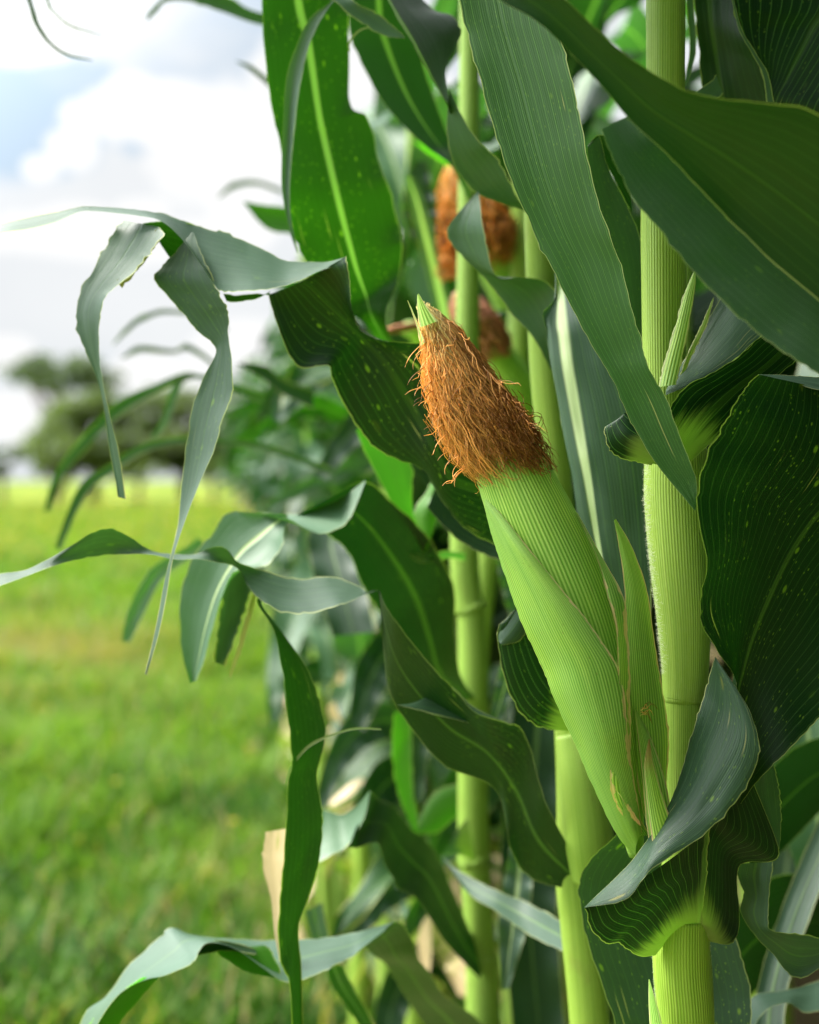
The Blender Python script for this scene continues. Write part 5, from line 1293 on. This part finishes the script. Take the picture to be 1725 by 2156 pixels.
    leaf(P, [(600, 400, 1.9), (540, 380), (490, 385), (458, 415, 1.9)], [(600, 410, 1.9), (540, 390), (494, 398), (460, 418, 1.9)], cup=0, nv=24, wax=.6, midw=0)
    leaf(P, [(660, 820, 1.4), (600, 800), (560, 770), (500, 764, 1.4)], [(660, 860, 1.4), (595, 830), (555, 800), (502, 768, 1.4)], cup=.1, nv=24, tone=.05, midw=0)
    return P


def upper_leaves(P, x, y, zs, seed):
    """the blades of a near plant above and beside the picture"""
    r = np.random.default_rng(seed); phi = r.uniform(0, 6.28)
    for k, z in enumerate(zs):
        phi += math.pi + r.normal(0, .3)
        for trial in range(14):
            G = plant_leaf_grid(r.uniform(.5, .75), r.uniform(.07, .09), R_(r.uniform(18, 40)), R_(r.uniform(35, 100)), phi, z, r.normal(0, .4), .008, seed * 17 + k)
            G[:, :, 0] += x; G[:, :, 1] += y
            Q = G.reshape(-1, 3); q = Q[Q[:, 1] > 0.04]; px_, py_ = picture_xy(q)
            if len(q) and ((px_ > -60) & (px_ < 1790) & (py_ > -60) & (py_ < 2200)).any() or np.linalg.norm(Q - [0, 0, CAMZ], axis=1).min() < .12:
                phi += 0.6; continue
            p = dict(LEAF_DEF); p.update(wax=.3, midw=.003, midk=.6)
            grid('leaf', G, LEAF, P, tuple(P['base_pt']), p); break


def shade_blade(P, pts, width, seed):  # unseen blade added above the frame, turned broadside to block the sun
    C = by_length(np.array(pts, float), 30); T = np.gradient(C, axis=0); T /= np.linalg.norm(T, axis=1, keepdims=True)
    sd_ = np.cross(T, np.array(sun_dir)); sd_ /= np.linalg.norm(sd_, axis=1, keepdims=True)
    t = np.linspace(0, 1, 30); wp = width * np.minimum(1, .4 + 4 * t) * (1 - t ** 3) ** .8
    G = np.array([[C[k] + sd_[k] * wp[k] * q * .5 + np.array(sun_dir) * (abs(q) * .12 * wp[k] + .006 * math.sin(20 * t[k] + q + seed) * q * q) for q in np.linspace(-1, 1, 9)] for k in range(30)])
    p = dict(LEAF_DEF); p.update(wax=.3, midw=.003, midk=.6)
    grid('leaf', G, LEAF, P, tuple(P['base_pt']), p)


build_ground()
build_grass()
build_trees()
p1, p2, p3, p0 = hero_plant(), second_plant(), third_plant(), near_right_plant()
fourth_plant()
upper_leaves(p1, .15, .82, np.arange(1.36, 1.9, .11), 3)
upper_leaves(p2, .09, .98, np.arange(1.40, 1.9, .11), 4)
upper_leaves(p0, .25, .66, np.arange(1.20, 1.8, .10), 5)
upper_leaves(p3, .055, 1.25, np.arange(1.55, 1.9, .12), 6)
for k_, pts_ in enumerate([[(.15, .82, 1.50), (.05, .76, 1.52), (-.05, .69, 1.46), (-.14, .60, 1.36)],
                           [(.15, .82, 1.62), (.08, .72, 1.58), (-.02, .60, 1.45), (-.08, .48, 1.34)],
                           [(.15, .82, 1.44), (.06, .84, 1.45), (-.04, .86, 1.41), (-.14, .88, 1.36)],
                           [(.15, .82, 1.56), (.06, .90, 1.58), (-.05, .96, 1.53), (-.18, 1.0, 1.42)]]):
    shade_blade(p1, pts_, .10, k_)
for k_, pts_ in enumerate([[(.25, .66, 1.48), (.15, .70, 1.56), (.03, .74, 1.53), (-.08, .78, 1.44)],
                           [(.25, .66, 1.42), (.17, .60, 1.50), (.06, .54, 1.48), (-.05, .48, 1.38)],
                           [(.25, .66, 1.36), (.20, .58, 1.44), (.12, .50, 1.45), (.02, .40, 1.36)]]):
    shade_blade(p0, pts_, .10, k_ + 9)
build_rows()
